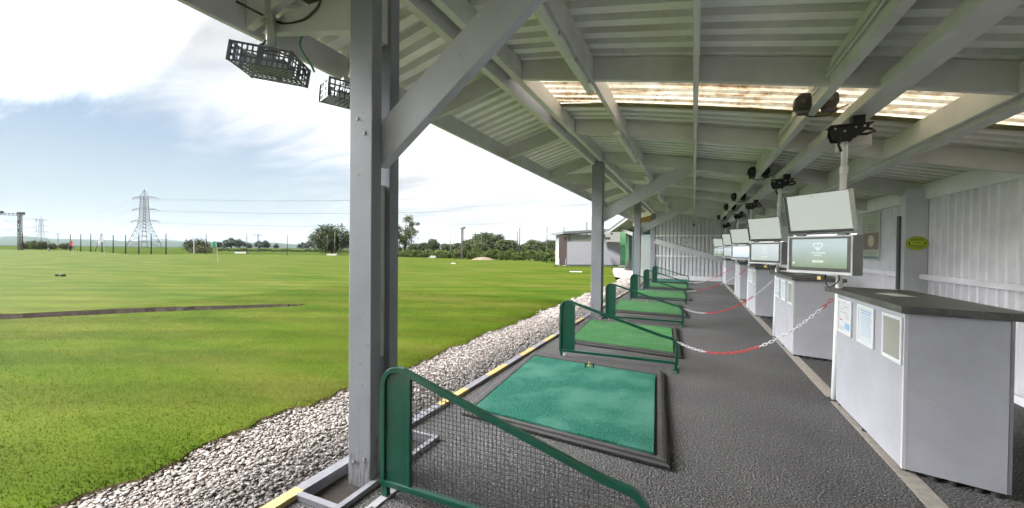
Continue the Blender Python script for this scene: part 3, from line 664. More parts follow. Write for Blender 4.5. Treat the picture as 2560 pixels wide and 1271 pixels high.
# ------------------------------------------------------------------ hitting mats
ORD = ['nearest', 'second', 'third', 'fourth', 'fifth', 'farthest']
SKEW = Matrix(((math.cos(R(6.2)), -math.sin(R(4.4)), 0, 0), (-math.sin(R(6.2)), math.cos(R(4.4)), 0, 0), (0, 0, 1, 0), (0, 0, 0, 1)))   # the trays lie a little out of square
def make_mat(turf):
    t = thing('golf_mat', None, None)
    def fr(w, l, cx=0, cy=0): return [(cx-w/2, cy-l/2), (cx+w/2, cy-l/2), (cx+w/2, cy+l/2), (cx-w/2, cy+l/2)]
    mb = MB(); a, b, c, d = fr(1.845, 2.33), fr(1.80, 2.28), fr(1.745, 2.24), fr(1.66, 2.06, .005, -.09)
    rings = [(a, .0), (a, .028), (b, .034), (b, .052), (c, .062), (d, .064), (d, .045)]
    vs = [(x, y, z) for r, z in rings for x, y in r]
    fs = [(4*i+k, 4*i+(k+1) % 4, 4*i+4+(k+1) % 4, 4*i+4+k) for i in range(len(rings)-1) for k in range(4)]
    fs += [(24, 25, 26, 27), (3, 2, 1, 0)]
    mb.add(vs, fs)       # then its ribbed skirt
    for i in range(44):
        x = -.90+i*.0419; mb.box(x, x+.016, -1.175, -1.166, .002, .027, 1)
    for i in range(56):
        y = -1.14+i*.0415; mb.box(.923, .932, y, y+.016, .002, .027, 1)
    mb.xf(SKEW).build('tray', ['rubber', 'rubberdark'], t, bevel=.003)
    mb = MB(); mb.box(-.81, .81, -1.095, .88, .046, .071)
    mb.xf(SKEW).build('turf', turf, t, bevel=.003)
    for x, y in ((-.55, .45), (.50, -.2), (-.18, -.66)): MB().disc((x, y, .0712), (0, 0, 1), .013, .002, 14).build('tee_hole', 'rubberdark', t)
    return t
mat_spec = [(-1.135, 4.30, 0), (-1.115, 7.55, -1), (-1.11, 11.35, .5), (-1.06, 14.9, 1.5), (-1.04, 18.68, 2), (-1.03, 21.85, 2)]
mteal, mgreen = make_mat('turfteal'), make_mat('turfgreen')
mat_lab = ['worn teal turf golf mat in black rubber tray, the nearest mat', 'bright green golf mat behind the divider nearest the first mat', 'bright green golf mat in the third bay beyond the second post',
           'bright green golf mat in the fourth bay, middle of the far row', 'bright green golf mat in the fifth bay, one before the end wall', 'teal green golf mat in the last bay beside the end wall']
for i, (x, y, a) in enumerate(mat_spec):
    src = mteal if i in (0, 5) else mgreen
    o = src if i in (0, 1) else copy_thing(src, (0, 0, 0))
    o.location = (x, y, .0005); o.rotation_euler.z = R(a); tag(o, mat_lab[i], 'golf mat', 'golf mats in the hitting bays')
def tee(x, y, h, mat, lab):
    t = thing('rubber_tee', lab, 'golf tee', (x, y, .0722), 0, 'rubber tees standing on the mats')
    MB().disc((0, 0, .002), (0, 0, 1), .020, .004, 16).build('tee_base', mat, t)
    MB().tube([(0, 0, .004), (0, 0, h*.8), (0, 0, h)], .008, 10, r2=.009).build('tee_stem', mat, t, smooth=True)
tee(-1.225, 5.03, .062, 'black', 'black rubber tee, left of the pair on the nearest teal mat')
tee(-1.195, 5.10, .050, 'yellowtee', 'short yellow tee between two black tees on the nearest mat')
tee(-1.13, 5.05, .060, 'black', 'black rubber tee, right of the pair on the nearest teal mat')
tee(-1.24, 8.45, .055, 'yellowtee', 'yellow tee at the back of the second mat')
tee(-1.20, 12.05, .055, 'yellowtee', 'yellow tee at the back of the third mat')
tee(-1.30, 15.7, .055, 'black', 'black tee at the back of the fourth mat')

# ------------------------------------------------------------------ bay dividers
def make_divider():
    t = thing('bay_divider', None, None)
    def path(ins=0):
        P = [(.0+ins, .075+ins)]
        cx, cz, r = .125, .70, .125-ins
        for k in range(9):
            a = math.pi-math.radians(106)*k/8; P.append((cx+r*math.cos(a), cz+r*math.sin(a)))
        P[-1] = (P[-1][0]+.01, P[-1][1])
        ex, ez = 1.46, .43; P.append((ex-.07, ez-ins+.02)); 
        for k in range(6):
            a = math.radians(70-72*k/5); P.append((1.475+ (.135-ins)*math.cos(a)-.005, .30+(.135-ins)*math.sin(a)))
        P.append((1.605-ins, .075+ins)); return P
    o_, i_ = path(0), path(.036); n = len(o_); mb = MB()
    W_ = .019
    vs = [(x, -W_, z) for x, z in o_]+[(x, -W_, z) for x, z in i_]+[(x, W_, z) for x, z in o_]+[(x, W_, z) for x, z in i_]
    fs = []
    for k in range(n):
        j = (k+1) % n
        fs += [(k, j, n+j, n+k), (2*n+j, 2*n+k, 3*n+k, 3*n+j), (j, k, 2*n+k, 2*n+j), (n+k, n+j, 3*n+j, 3*n+k)]
    mb.add(vs, fs); mb.build('frame', 'green', t, bevel=.005, seg=2)
    MB().prism([(.03, .105), (.205, .105), (.205, .775), (.14, .79), (.09, .785), (.05, .75), (.03, .69)], -.006, .006, 'y').build('end_panel', 'green', t)
    MB().box(.206, .226, -.013, .013, .106, .765).build('upright', 'green', t, bevel=.003)
    mb = MB()
    def ztop(x): return .79-(x-.2)*.287 if x < 1.48 else .40
    x = .24; r = .0014
    while x < 1.575:
        mb.beam((x, 0, .108), (x, 0, ztop(x)), r*2, r*2, up=(0, 1, 0)); x += .0254
    z = .13
    while z < .77:
        xe = min(1.573, .2+(.79-z)/.287); mb.beam((.225, .002, z), (xe, .002, z), r*2, r*2); z += .0254
    mb.build('wire_mesh', 'wire', t)
    for x in (.035, 1.575):
        f = MB().box(x-.028, x+.028, -.17, .17, .001, .010).build('foot', 'green' if x > 1 else 'grey', t, bevel=.002)
        MB().box(x-.018, x+.018, -.018, .018, .011, .078).build('foot_stub', 'green', f)
        for yy in (-.135, .135): MB().disc((x, yy, .0145), (0, 0, 1), .011, .009, 6).build('bolt', 'galv', f)
    return t
DIVY = [1.97, 5.65, 9.0, 12.85, 16.45, 20.1]
div = make_divider()
div_lab = ['green wire mesh bay divider standing nearest, beside the first grey post', 'green mesh bay divider between the teal mat and the first green mat', 'green mesh bay divider just behind the second grey post',
           'green mesh bay divider, third from the end wall', 'green mesh bay divider, second from the end wall', 'green mesh bay divider nearest the end wall']
for i, y in enumerate(DIVY):
    o = div if i == 0 else copy_thing(div, (0, 0, 0))
    o.location = (-1.765, y, 0); tag(o, div_lab[i], 'bay divider', 'mesh dividers between the bays')

# ------------------------------------------------------------------ chains across the bays
def chain(p, q, sag, reds, lab):
    p, q = Vector(p), Vector(q); t = thing('barrier_chain', lab, 'chain', p, 0, 'red and white chains closing the bays')
    pts = [p.lerp(q, k/200)-Vector((0, 0, 4*sag*(k/200)*(1-k/200))) for k in range(201)]
    acc = [0]
    for a, b in zip(pts, pts[1:]): acc.append(acc[-1]+(b-a).length)
    segs = []; pitch = .040; n = int(acc[-1]/pitch)
    for i in range(n):
        s = (i+.5)*pitch; k = int(np.searchsorted(acc, s)); f = s/acc[-1]; tf = k/200
        d = (pts[min(k+1, 200)]-pts[max(k-1, 0)]).normalized(); c = pts[k]-p
        col = any(a <= tf < b for a, b in reds)
        if not segs or segs[-1][0] != col: segs.append((col, MB()))
        sd_ = d.cross(Vector((0, 0, 1))).normalized(); u = sd_.cross(d)
        if i % 2: sd_ = u
        ring = []
        for a in range(12):
            th = 2*math.pi*a/12; e = .014*math.copysign(1, math.cos(th)) if abs(math.cos(th)) > .3 else .014*math.cos(th)/.3
            ring.append(c+d*(e+.012*math.cos(th))+sd_*.0125*math.sin(th))
        segs[-1][1].tube(ring+[ring[0]], .0042, 5, cap=False)
    for col, mb in segs: mb.build('red_links' if col else 'white_links', 'red' if col else 'linkwhite', t, smooth=True)
    MB().tube([(-.02, 0, .01), (.0, .01, .02), (.012, 0, 0), (0, -.01, -.015)], .004, 6).build('hook', 'black', t)
chain((-.185, 5.65, .375), (1.335, 5.235, 1.06), .33, [(.22, .58), (.95, 1.1)], 'red and white plastic chain hanging across the nearest bay to the first counter')
chain((-.185, 9.0, .37), (1.335, 8.66, 1.04), .30, [(.28, .80)], 'red and white chain sagging to the second counter')
chain((-.185, 12.85, .37), (1.335, 12.72, 1.07), .16, [(.20, .58), (.86, 1.1)], 'red and white chain stretched to the third counter')
chain((-.185, 16.45, .37), (1.335, 16.12, 1.07), .20, [(.42, .97)], 'red and white chain farthest away near the end wall')

# ------------------------------------------------------------------ counters
def make_counter():
    t = thing('bay_counter', None, None)           # origin at the foot of the pole beside it
    body = [(.0, -.09), (.0, -1.535), (.46, -1.655), (.52, .05), (.10, .12)]
    zt, zb = 1.128, .036
    MB().prism([(0, -.09), (0, -1.5305), (.018, -1.5352), (.018, -.09)], zb, zt).build('side_panel', 'console', t)
    MB().prism([(.019, -1.5354), (.462, -1.655), (.466, -1.637), (.019, -1.516)], zb, zt).build('end_panel', 'console', t)
    MB().prism([(-.0015, -1.5312), (.0, -1.533), (.019, -1.5365), (.019, -1.512), (-.0015, -1.512)], zb-.001, zt-.001).build('edge_strip', 'console_edge', t)
    MB().prism([(.019, -.088), (.019, -.07), (.10, .12), (.12, .12), (.04, -.09)], zb, zt).build('chamfer_panel', 'console', t)
    MB().prism([(.10, .121), (.52, .05), (.52, .068), (.10, .139)], zb, zt).build('back_panel', 'console', t)
    MB().prism([(.467, -1.65), (.485, -1.65), (.54, .05), (.521, .05)], zb, zt).build('rear_panel', 'console', t)
    top = [(-.028, -.02), (-.03, -1.56), (.585, -1.70), (.60, .0), (.08, .26), (-.062, .12)]
    MB().prism(top, zt+.001, zt+.052).build('worktop', 'worktop', t, bevel=.004, seg=2)
    for x, y in ((.03, -.15), (.04, -1.47), (.16, -1.55), (.25, -1.57), (.36, -1.60), (.43, -1.62), (.48, -.02), (.02, -.8)):
        MB().tube([(x, y, .001), (x, y, .012), (x, y, .0355)], .024, 12, r2=.02).build('foot', 'black', t, smooth=False)
    return t
PX, PY = 1.365, [5.235, 8.68, 12.66, 16.2, 22.3]
ORDC = ['nearest', 'second', 'third', 'fourth', 'farthest']
counter = make_counter()
clab = ['large pale grey counter with slate worktop nearest on the right', 'pale grey counter with slate worktop, second along the row', 'pale grey counter, third along the row with a chain hooked beside it',
        'pale grey counter, fourth along the row, mostly behind the third', 'pale grey counter farthest away beside the end wall']
for i, y in enumerate(PY):
    o = counter if i == 0 else copy_thing(counter, (0, 0, 0)); o.location = (PX-.01, y, 0); tag(o, clab[i], 'counter', 'counters along the bays')

# framed notices on the counter sides (their backs against the side panel)
def make_notice(w, h, style):
    t = thing('notice_frame', None, None); b = .026
    mb = MB()                 # local: x out of the panel is -x, y along it, z up
    mb.box(-.013, 0, 0, b, 0, h); mb.box(-.013, 0, w-b, w, 0, h); mb.box(-.0128, 0, b, w-b, 0, b); mb.box(-.0128, 0, b, w-b, h-b, h)
    mb.build('frame', 'white', t, bevel=.004, seg=2)
    MB().box(-.005, -.001, b, w-b, b, h-b).build('sheet', 'papercream' if style == 2 else 'paper', t)
    mb = MB(); x0, x1 = -.0058, -.0051
    if style == 0:
        for k, (a, c, z) in enumerate([(.32, .62, .92), (.42, .80, .80), (.15, .40, .72), (.12, .70, .62), (.50, .85, .55), (.50, .85, .48), (.12, .34, .40), (.50, .85, .27), (.12, .45, .18), (.12, .45, .12)]):
            mb.box(x0, x1, b+(w-2*b)*(1-c), b+(w-2*b)*(1-a), h*z-.006, h*z+.002, 0)
        mb.box(x0, x1, b+.02, b+(w-2*b)*.48, .05, .11, 1); mb.box(x0, x1, w-b-.1, w-b-.03, .12, .135, 2)
        mb.build('print', ['papergrey', 'paperblue', 'paperred'], t)
    elif style == 1:
        for k in range(11):
            z = h*(.86-.062*k); q = .12+.1*((k*7) % 3)/3
            mb.box(x0, x1, b+(w-2*b)*q, w-b-(w-2*b)*q, z-.005, z+.005 if k < 2 else z+.001, 0)
        mb.build('print', ['paperblue'], t)
    return t
ns = [(4.715, 5.10, .757, 1.09), (4.205, 4.565, .757, 1.092), (3.715, 4.04, .757, 1.094)]
what = ['grey printed notice in white frame', 'blue lettered notice in white frame', 'faded blank notice in white frame']
where = ['nearest the pole', 'in the middle', 'nearest the corner']
cwhere = ['of the nearest counter', 'of the second counter', 'of the third counter', 'of the fourth counter', 'of the farthest counter']
protos = []
for k, (y0, y1, z0, z1) in enumerate(ns):
    protos.append(make_notice(y1-y0, z1-z0, k))
for i, y in enumerate(PY):
    for k, (y0, y1, z0, z1) in enumerate(ns):
        o = protos[k] if i == 0 else copy_thing(protos[k], (0, 0, 0))
        o.location = (PX-.0115, y0+(y-PY[0]), z0); tag(o, what[k]+' '+where[k]+' '+cwhere[i], 'notice', 'framed notices on the counters')

# ------------------------------------------------------------------ poles, monitors, touch screens
def make_pole():
    t = thing('monitor_pole', None, None)
    MB().box(-.05, .05, -.06, .06, .0045, .013).build('foot_plate', 'black', t, bevel=.002)
    lean = lambda z: (.012+.05*z/2.75, 0, z)
    MB().tube([lean(.013), lean(2.42)], .030, 20).build('tube', 'whitemetal', t, smooth=True)
    MB().tube([lean(2.42), lean(2.72)], .027, 20).build('inner_tube', 'whitemetal', t, smooth=True)
    MB().tube([lean(2.36), lean(2.44)], .037, 20).build('collar', 'whitemetal', t, bevel=.003)
    c = lean(2.76)
    mb = MB()                # clamp bracket: two cheek plates and a sloping top plate with bolts
    for yy in (-.055, .055): mb.prism([(-.11+c[0], 2.70), (.0+c[0], 2.69), (.10+c[0], 2.74), (.17+c[0], 2.80), (.19+c[0], 2.845), (-.13+c[0], 2.845), (-.14+c[0], 2.78)], yy-.006, yy+.006, 'y')
    mb.box(-.15+c[0], .21+c[0], -.085, .085, 2.845, 2.857); mb.box(-.045+c[0], .045+c[0], -.049, .049, 2.69, 2.74); mb.box(.05+c[0], .15+c[0], -.05, .05, 2.857, 2.962)
    cl = mb.build('clamp', 'black', t, bevel=.003)
    mb = MB()
    for x, z in ((-.10, 2.82), (-.02, 2.79), (.07, 2.82), (.14, 2.825), (-.06, 2.73)): mb.disc((x+c[0], -.064, z), (0, 1, 0), .011, .008, 8)
    mb.build('bolt', 'alu', cl)
    MB().tube([(c[0]-.06, -.07, 2.74), (c[0]-.075, -.075, 2.65), (c[0]-.05, -.075, 2.58)], .013, 8).build('lever', 'black', cl)
    MB().tube([(c[0]+.08, .0, 2.76), (c[0]+.16, -.05, 2.745), (c[0]+.23, -.03, 2.77), (c[0]+.22, .02, 2.81), (c[0]+.14, .05, 2.83)], .014, 8).build('cable_loop', 'blackcable', cl, smooth=True)
    MB().box(c[0]+.02, c[0]+.25, .10, .42, 2.66, 2.90).build('control_box', 'lightgrey', t, bevel=.012, seg=2)
    return t
def make_monitor():            # origin at the middle of the lower edge, front towards -y
    t = thing('wall_monitor', None, None); W_, H_ = .675, .405
    MB().box(-W_/2, W_/2, 0, .055, 0, H_).build('casing', 'darkgrey', t, bevel=.006)
    MB().box(-W_/2-.004, -W_/2-.0005, -.004, .05, -.003, H_+.003).build('side_trim', 'alu', t)
    MB().box(W_/2+.0005, W_/2+.004, -.004, .05, -.003, H_+.003).build('side_trim', 'alu', t)
    MB().box(-W_/2+.040, W_/2-.006, -.006, -.0005, .030, H_-.002).build('display', 'panelwhite', t)
    MB().disc((-.02, -.0075, H_-.025), (0, 1, 0), .006, .003, 12).build('camera_dot', 'black', t)
    MB().box(-.05, .05, .0555, .14, .12, .24).build('bracket', 'grey', t)
    return t
def make_touch(scr):
    t = thing('touch_screen', None, None); W_, H_ = .67, .395
    MB().box(-W_/2, W_/2, .0, .13, 0, H_).build('casing', 'grey', t, bevel=.006)
    mb = MB(); b = .016
    mb.box(-W_/2, -W_/2+b, -.012, -.0005, 0, H_); mb.box(W_/2-b, W_/2, -.012, -.0005, 0, H_); mb.box(-W_/2+b, W_/2-b, -.0118, -.0005, 0, b+.012); mb.box(-W_/2+b, W_/2-b, -.0118, -.0005, H_-b, H_)
    mb.build('front_frame', 'white', t, bevel=.003)
    MB().box(-W_/2+b+.001, W_/2-b-.001, -.007, -.0006, b+.013, H_-b-.001).build('bezel', 'bezel', t)
    d = MB().box(-.283, .283, -.0085, -.0072, -.148, .148).build('display', scr, t); d.location = (0, 0, .212)
    # emblem: a rounded shield outline with a flag inside, name lines and a start button
    mb = MB(); P = [(-.052, .100), (-.03, .108), (0, .111), (.03, .108), (.052, .100), (.047, .078), (.026, .048), (0, .024), (-.026, .048), (-.047, .078)]
    n = len(P); Q = [(x*.80, .075+(z-.075)*.80) for x, z in P]
    vs = [(x, -.0092, z) for x, z in P]+[(x, -.0092, z) for x, z in Q]; mb.add(vs, [(k, (k+1) % n, n+(k+1) % n, n+k) for k in range(n)])
    mb.add([(-.002, -.0092, .058), (.002, -.0092, .058), (.002, -.0092, .098), (-.002, -.0092, .098), (.018, -.0092, .090), (.002, -.0092, .083)], [(0, 1, 2, 3), (5, 4, 2)])
    mb.add([(-.022, -.0092, .055), (-.006, -.0092, .064), (.012, -.0092, .056), (.026, -.0092, .060), (.0, -.0092, .042)], [(0, 4, 1), (1, 4, 2), (2, 4, 3)])
    mb.build('emblem', 'logo', d)
    text('lettering', 'TOPTRACER', .024, 'logo', d, (0, -.0093, .004), (R(90), 0, 0), bold=.0004, sx=1.15)
    text('lettering', 'RANGE', .021, 'logo', d, (0, -.0093, -.021), (R(90), 0, 0), bold=.0004, sx=1.15)
    mb = MB(); pts = []
    for sgn, c in ((1, .047), (-1, -.047)):
        for k in range(7):
            a = math.radians(-90+30*k)*1; pts.append((c+sgn*.013*math.cos(a), -.083+sgn*.013*math.sin(a)))
    mb.add([(x, -.0092, z) for x, z in pts], [tuple(range(len(pts)))]); mb.build('button', 'button', d)
    text('lettering', 'PLAY', .016, 'bezel', d, (0, -.0098, -.0835), (R(90), 0, 0), sx=1.1)
    MB().disc((-.262, -.0092, -.105), (0, 1, 0), .014, .0012, 16).build('button', 'button', d)
    mb = MB()
    for x in (-.21, .22): mb.box(x-.045, x+.045, .01, .06, H_+.0005, H_+.018)
    mb.build('mounting_block', 'darkgrey', t)
    MB().box(-.30, .335, .035, .07, H_+.0006, H_+.012).build('mounting_rail', 'alu', t)
    return t
TH = R(50); off = Vector((-.185, -.115, 0))
pole, mon = make_pole(), make_monitor()
touches = [make_touch('screen'), make_touch('screenpale'), make_touch('screenblue')]
plab = ['tall white pole at the nearest counter clamped to the roof plank', 'white pole at the second counter clamped to the roof plank', 'white pole at the third counter clamped to the roof plank', 'white pole at the fourth counter clamped to the roof plank', 'white pole at the farthest counter beside the end wall']
mlab = ['large tilted blank pale monitor nearest, above the emblem screen', 'tilted blank pale monitor above the second touch screen', 'tilted blank pale monitor above the bright bluish touch screen', 'tilted blank pale monitor above the fourth touch screen', 'small tilted blank pale monitor farthest away at the end wall']
tlab = ['touch screen showing a shield emblem, largest and nearest in the row', 'touch screen with pale misty picture, second in the row', 'touch screen with bright bluish white picture, third in the row', 'touch screen partly hidden by the bluish one, fourth in the row', 'small green lit touch screen farthest away at the end wall']
used = set()
for i, y in enumerate(PY):
    th = TH if i < 4 else R(38)
    p = pole if i == 0 else copy_thing(pole, (0, 0, 0)); p.location = (PX-.012, y, 0); tag(p, plab[i], 'pole', 'poles carrying the bay screens')
    o2 = off if i < 4 else Vector((-.20, -.10, 0))
    m_ = mon if i == 0 else copy_thing(mon, (0, 0, 0)); m_.location = Vector((PX, y, 1.752))+o2; m_.rotation_euler = Matrix.Rotation(-th, 3, 'Z').to_4x4().to_euler(); m_.rotation_mode = 'XYZ'
    m_.rotation_euler = (Matrix.Rotation(-th, 3, 'Z') @ Matrix.Rotation(R(11), 3, 'X')).to_euler(); tag(m_, mlab[i], 'monitor', 'tilted monitors above the touch screens')
    k = [0, 1, 2, 1, 0][i]; t_ = touches[k] if k not in used else copy_thing(touches[k], (0, 0, 0)); used.add(k)
    t_.location = Vector((PX, y, 1.325))+o2; t_.rotation_euler = (0, 0, -th); tag(t_, tlab[i], 'touch screen', 'touch screens along the counters')
# padlocks hanging under the two near screens, loose leads beside them
def padlock(x, y, z, lab):
    t = thing('padlock', lab, 'padlock', (x, y, z), -TH, 'brass padlocks under the screens')
    MB().box(-.022, .022, -.011, .011, 0, .040).build('body', 'brass', t, bevel=.004)
    MB().tube([(-.014, 0, .04)]+[(-.014*math.cos(a), 0, .055+.018*math.sin(a)) for a in np.linspace(0, math.pi, 9)]+[(.014, 0, .04)], .004, 8).build('shackle', 'alu', t, smooth=True)
nrm = Vector((-math.sin(TH), -math.cos(TH), 0)); rgt = Vector((math.cos(TH), -math.sin(TH), 0))
for i, lab in ((0, 'brass padlock under the nearest touch screen'), (1, 'brass padlock under the second touch screen')):
    c = Vector((PX, PY[i], 0))+off+rgt*(-.005)-nrm*.03; padlock(c.x, c.y, 1.262, lab)
def cable(name, pts, r, mat, lab, cat='cable', grp=None):
    P = [Vector(p) for p in pts]; out = []
    for i in range(len(P)-1):
        p0, p1, p2, p3 = P[max(0, i-1)], P[i], P[i+1], P[min(len(P)-1, i+2)]
        for k in range(8):
            t = k/8; out.append(.5*((2*p1)+(-p0+p2)*t+(2*p0-5*p1+4*p2-p3)*t*t+(-p0+3*p1-3*p2+p3)*t**3))
    out.append(P[-1]); o = MB().tube(out, r, 7).build(name, mat, smooth=True); return tag(o, lab, cat, grp)
for i, lab in ((0, 'black lead hanging under the nearest touch screen'), (1, 'black lead hanging under the second touch screen')):
    c = Vector((PX, PY[i], 0))+off; a = c+rgt*.04-nrm*.05; b_ = c+rgt*.16-nrm*.06
    cable('lead', [(a.x, a.y, 1.33), (a.x, a.y, 1.25), ((a.x+b_.x)/2-.02, (a.y+b_.y)/2, 1.195), (b_.x, b_.y, 1.26), (b_.x, b_.y, 1.33)], .006, 'blackcable', lab, 'cable', 'leads under the screens')
t = thing('paper_sheet', 'glossy white sheet lying on the nearest slate worktop', 'paper', (1.62, 4.62, 1.1805), R(8))
MB().box(-.07, .07, -.15, .15, 0, .0012).build('sheet', 'lightgrey', t)
t = thing('paper_sheet', 'glossy white sheet lying on the second slate worktop', 'paper', (1.60, 8.06, 1.1805), R(-5))
MB().box(-.07, .07, -.15, .15, 0, .0012).build('sheet', 'lightgrey', t)

# ------------------------------------------------------------------ black sensor units on the roof timber, conduits, tube lights
def make_sensor():
    t = thing('sensor_unit', None, None)
    for s in (-1, 1):
        P = [(s*.05, .09), (s*.13, .10), (s*.185, .05), (s*.19, -.03), (s*.15, -.10), (s*.06, -.11), (s*.05, -.04)]
        if s < 0: P = P[::-1]
        h_ = MB().prism(P, -.06, .06, 'y').build('housing', 'black', t, bevel=.012, seg=2)
        MB().disc((s*.115, -.062, .01), (0, 1, 0), .022, .006, 16).build('lens', 'darkgrey', h_)
        MB().box(s*.12-.05, s*.12+.05, -.075, -.03, -.135, -.09).build('connector', 'darkgrey', h_, bevel=.006)
    MB().tube([(-.13, -.06, -.12), (-.05, -.09, -.17), (.08, -.09, -.175), (.15, -.06, -.12), (.3, .1, -.03)], .007, 8).build('lead', 'blackcable', t, smooth=True)
    MB().box(-.055, .055, -.05, .05, -.036, -.028).build('strap', 'black', t)
    return t
sn = make_sensor()
slab = ['pair of black sensor housings straddling the purlin under the rooflight', 'second pair of black sensor housings along the purlin', 'third pair of black sensor housings along the purlin', 'fourth pair of black sensor housings along the purlin', 'farthest pair of black sensor housings near the end wall']
for i, y in enumerate([5.12, 9.15, 13.0, 15.95, 20.5]):
    o = sn if i == 0 else copy_thing(sn, (0, 0, 0)); o.location = (1.132, y-.0, 3.10); tag(o, slab[i], 'sensor', 'black sensor housings on the purlin')
for k, (dx, z) in enumerate(((1.068, 3.17), (1.068, 3.12))):
    cable('conduit', [(dx, -1.9, z), (dx, 2, z), (dx, 4.95, z)], .011, 'lightgrey', ['upper thin grey conduit fixed along the purlin side', 'lower thin grey conduit fixed along the purlin side'][k], 'conduit', 'conduits on the purlin')
for k, (y0, y1) in enumerate(((5.4, 7.2), (7.6, 9.0), (9.6, 11.6))):
    cable('conduit', [(1.068, y0, 3.15), (1.068, (y0+y1)/2, 3.15), (1.068, y1, 3.15)], .011, 'lightgrey', ['grey conduit run just beyond the rooflight', 'grey conduit run leading to the second sensor pair', 'grey conduit run beyond the second sensor pair'][k], 'conduit', 'conduits on the purlin')
def make_tube(length):
    t = thing('tube_light', None, None)
    MB().box(-.03, .03, 0, length, .055, .085).build('batten', 'trough', t, bevel=.003)
    P = [(.045*math.cos(a), .04+.04*math.sin(a)) for a in np.linspace(math.pi, 2*math.pi, 9)]+[(.045, .056), (-.045, .056)]
    MB().prism(P, .03, length-.03, 'y').build('diffuser', 'trough', t)
    for y in (0, length-.028): MB().prism([(x*1.08, .04+(z-.04)*1.1) for x, z in P], y, y+.028, 'y').build('end_cap', 'lightgrey', t)
    mb = MB()
    for k in range(4): mb.box(.046, .056, .3+k*(length-.6)/3, .33+k*(length-.6)/3, .03, .062)
    mb.build('clip', 'galv', t)
    return t
tl_spec = [(2.45, 2.3), (6.45, 2.15), (10.3, 2.3), (14.1, 1.9), (17.8, 2.2)]
tll = ['long unlit tube light under the purlin beside the brace', 'unlit tube light just beyond the rooflight', 'unlit tube light above the second grey brace', 'unlit tube light over the fourth bay', 'unlit tube light farthest away near the end wall']
base_t = make_tube(2.2)
for i, (y, l) in enumerate(tl_spec):
    o = base_t if i == 0 else copy_thing(base_t, (0, 0, 0)); o.location = (-1.115, y, 3.345); o.rotation_euler = (0, R(9), 0); tag(o, tll[i], 'tube light', 'unlit tube lights along the purlin')

# ------------------------------------------------------------------ posters and signs on the walls
def poster(y0, y1, z0, z1, lab, kind):
    xw = WX-.058; t = thing('poster', lab, 'poster', (xw, y0, z0), 0, 'framed posters on the back wall'); w_, h_ = y1-y0, z1-z0; b = .035
    mb = MB(); mb.box(-.022, 0, 0, b, 0, h_); mb.box(-.022, 0, w_-b, w_, 0, h_); mb.box(-.0218, 0, b, w_-b, 0, b); mb.box(-.0218, 0, b, w_-b, h_-b, h_)
    mb.build('frame', 'white', t, bevel=.004)
    MB().box(-.010, -.001, b, w_-b, b, h_-b).build('sheet', 'postergreen', t)
    MB().box(-.0115, -.0102, b+.005, w_-b-.005, h_*.235, h_*.59).build('picture', 'posterbrown', t)
    MB().box(-.0115, -.0102, b+.005, w_-b-.005, b+.005, h_*.095).build('caption_band', 'posterteal', t)
    if kind:
        mb = MB(); mb.add([(-.0125, w_*.5+.17*math.cos(a), h_*.42+.13*math.sin(a)) for a in np.linspace(0, 2*math.pi, 25)[:-1]], [tuple(range(24))[::-1]]); mb.build('plate', 'paper', t)
        mb = MB(); mb.add([(-.0132, w_*.5+.13*math.cos(a), h_*.425+.10*math.sin(a)) for a in np.linspace(0, 2*math.pi, 25)[:-1]], [tuple(range(24))[::-1]]); mb.build('food', 'postercream', t)
    mb = MB()
    for k, (a, z) in enumerate(((.3, .77), (.2, .71), (.25, .65), (.15, .17), (.25, .13))):
        mb.box(-.0108, -.0102, w_*a, w_*(1-a), h_*z-.008, h_*z+.008)
    mb.build('print', 'papergrey', t)
poster(10.98, 11.93, 1.37, 2.415, 'framed sage green poster with a plate of food on the back wall', 1)
poster(19.1, 20.0, 1.40, 2.40, 'framed poster farther along the back wall, half hidden by screens', 0)
t = thing('distance_sign', 'lime yellow oval distance sign on the dark wall post', 'sign', (3.503, 9.195, 1.716)); a_, b_ = .150, .122
el = lambda f, n=40: [(a_*f*math.cos(2*math.pi*k/n), b_*f*math.sin(2*math.pi*k/n)) for k in range(n)]
MB().prism(el(1), -.004, 0, 'y').build('plate', 'lime', t)
mb = MB()
for k in range(0, 40, 2):
    P, Q = el(.995), el(.93); mb.add([(P[k][0], -.0046, P[k][1]), (P[k+1][0], -.0046, P[k+1][1]), (Q[k+1][0], -.0046, Q[k+1][1]), (Q[k][0], -.0046, Q[k][1])], [(0, 3, 2, 1)])
for s in (-1, 1):
    x = s*.105; mb.add([(x+.010*math.cos(q), -.0046, .017+.010*math.sin(q)) for q in np.linspace(0, 2*math.pi, 13)[:-1]], [tuple(range(12))]); mb.add([(x-.011, -.0046, .006), (x-.011, -.0046, -.008), (x-.006, -.0046, -.022), (x+.006, -.0046, -.022), (x+.011, -.0046, -.008), (x+.011, -.0046, .006)], [tuple(range(6))])
mb.build('border', 'ink', t)
for body, z, s, sx_ in (('KEEP YOUR', .078, .019, 1.2), ('DISTANCE', .056, .030, 1.25), ('2 METRES', .012, .017, 1.2), ('SOCIAL', -.044, .042, 1.55), ('DISTANCING', -.078, .020, 1.3)):
    text('lettering', body, s, 'ink', t, (0, -.0048, z), (R(90), 0, 0), bold=.0006, sx=sx_)
t = thing('wall_notice', 'small white framed notice with blue print on the end wall', 'notice', (-.56, YEND-.052, 1.84)); w_, h_ = .40, .36
mb = MB(); mb.box(0, .03, -.02, 0, 0, h_); mb.box(w_-.03, w_, -.02, 0, 0, h_); mb.box(.03, w_-.03, -.0198, 0, 0, .03); mb.box(.03, w_-.03, -.0198, 0, h_-.03, h_); mb.build('frame', 'white', t)
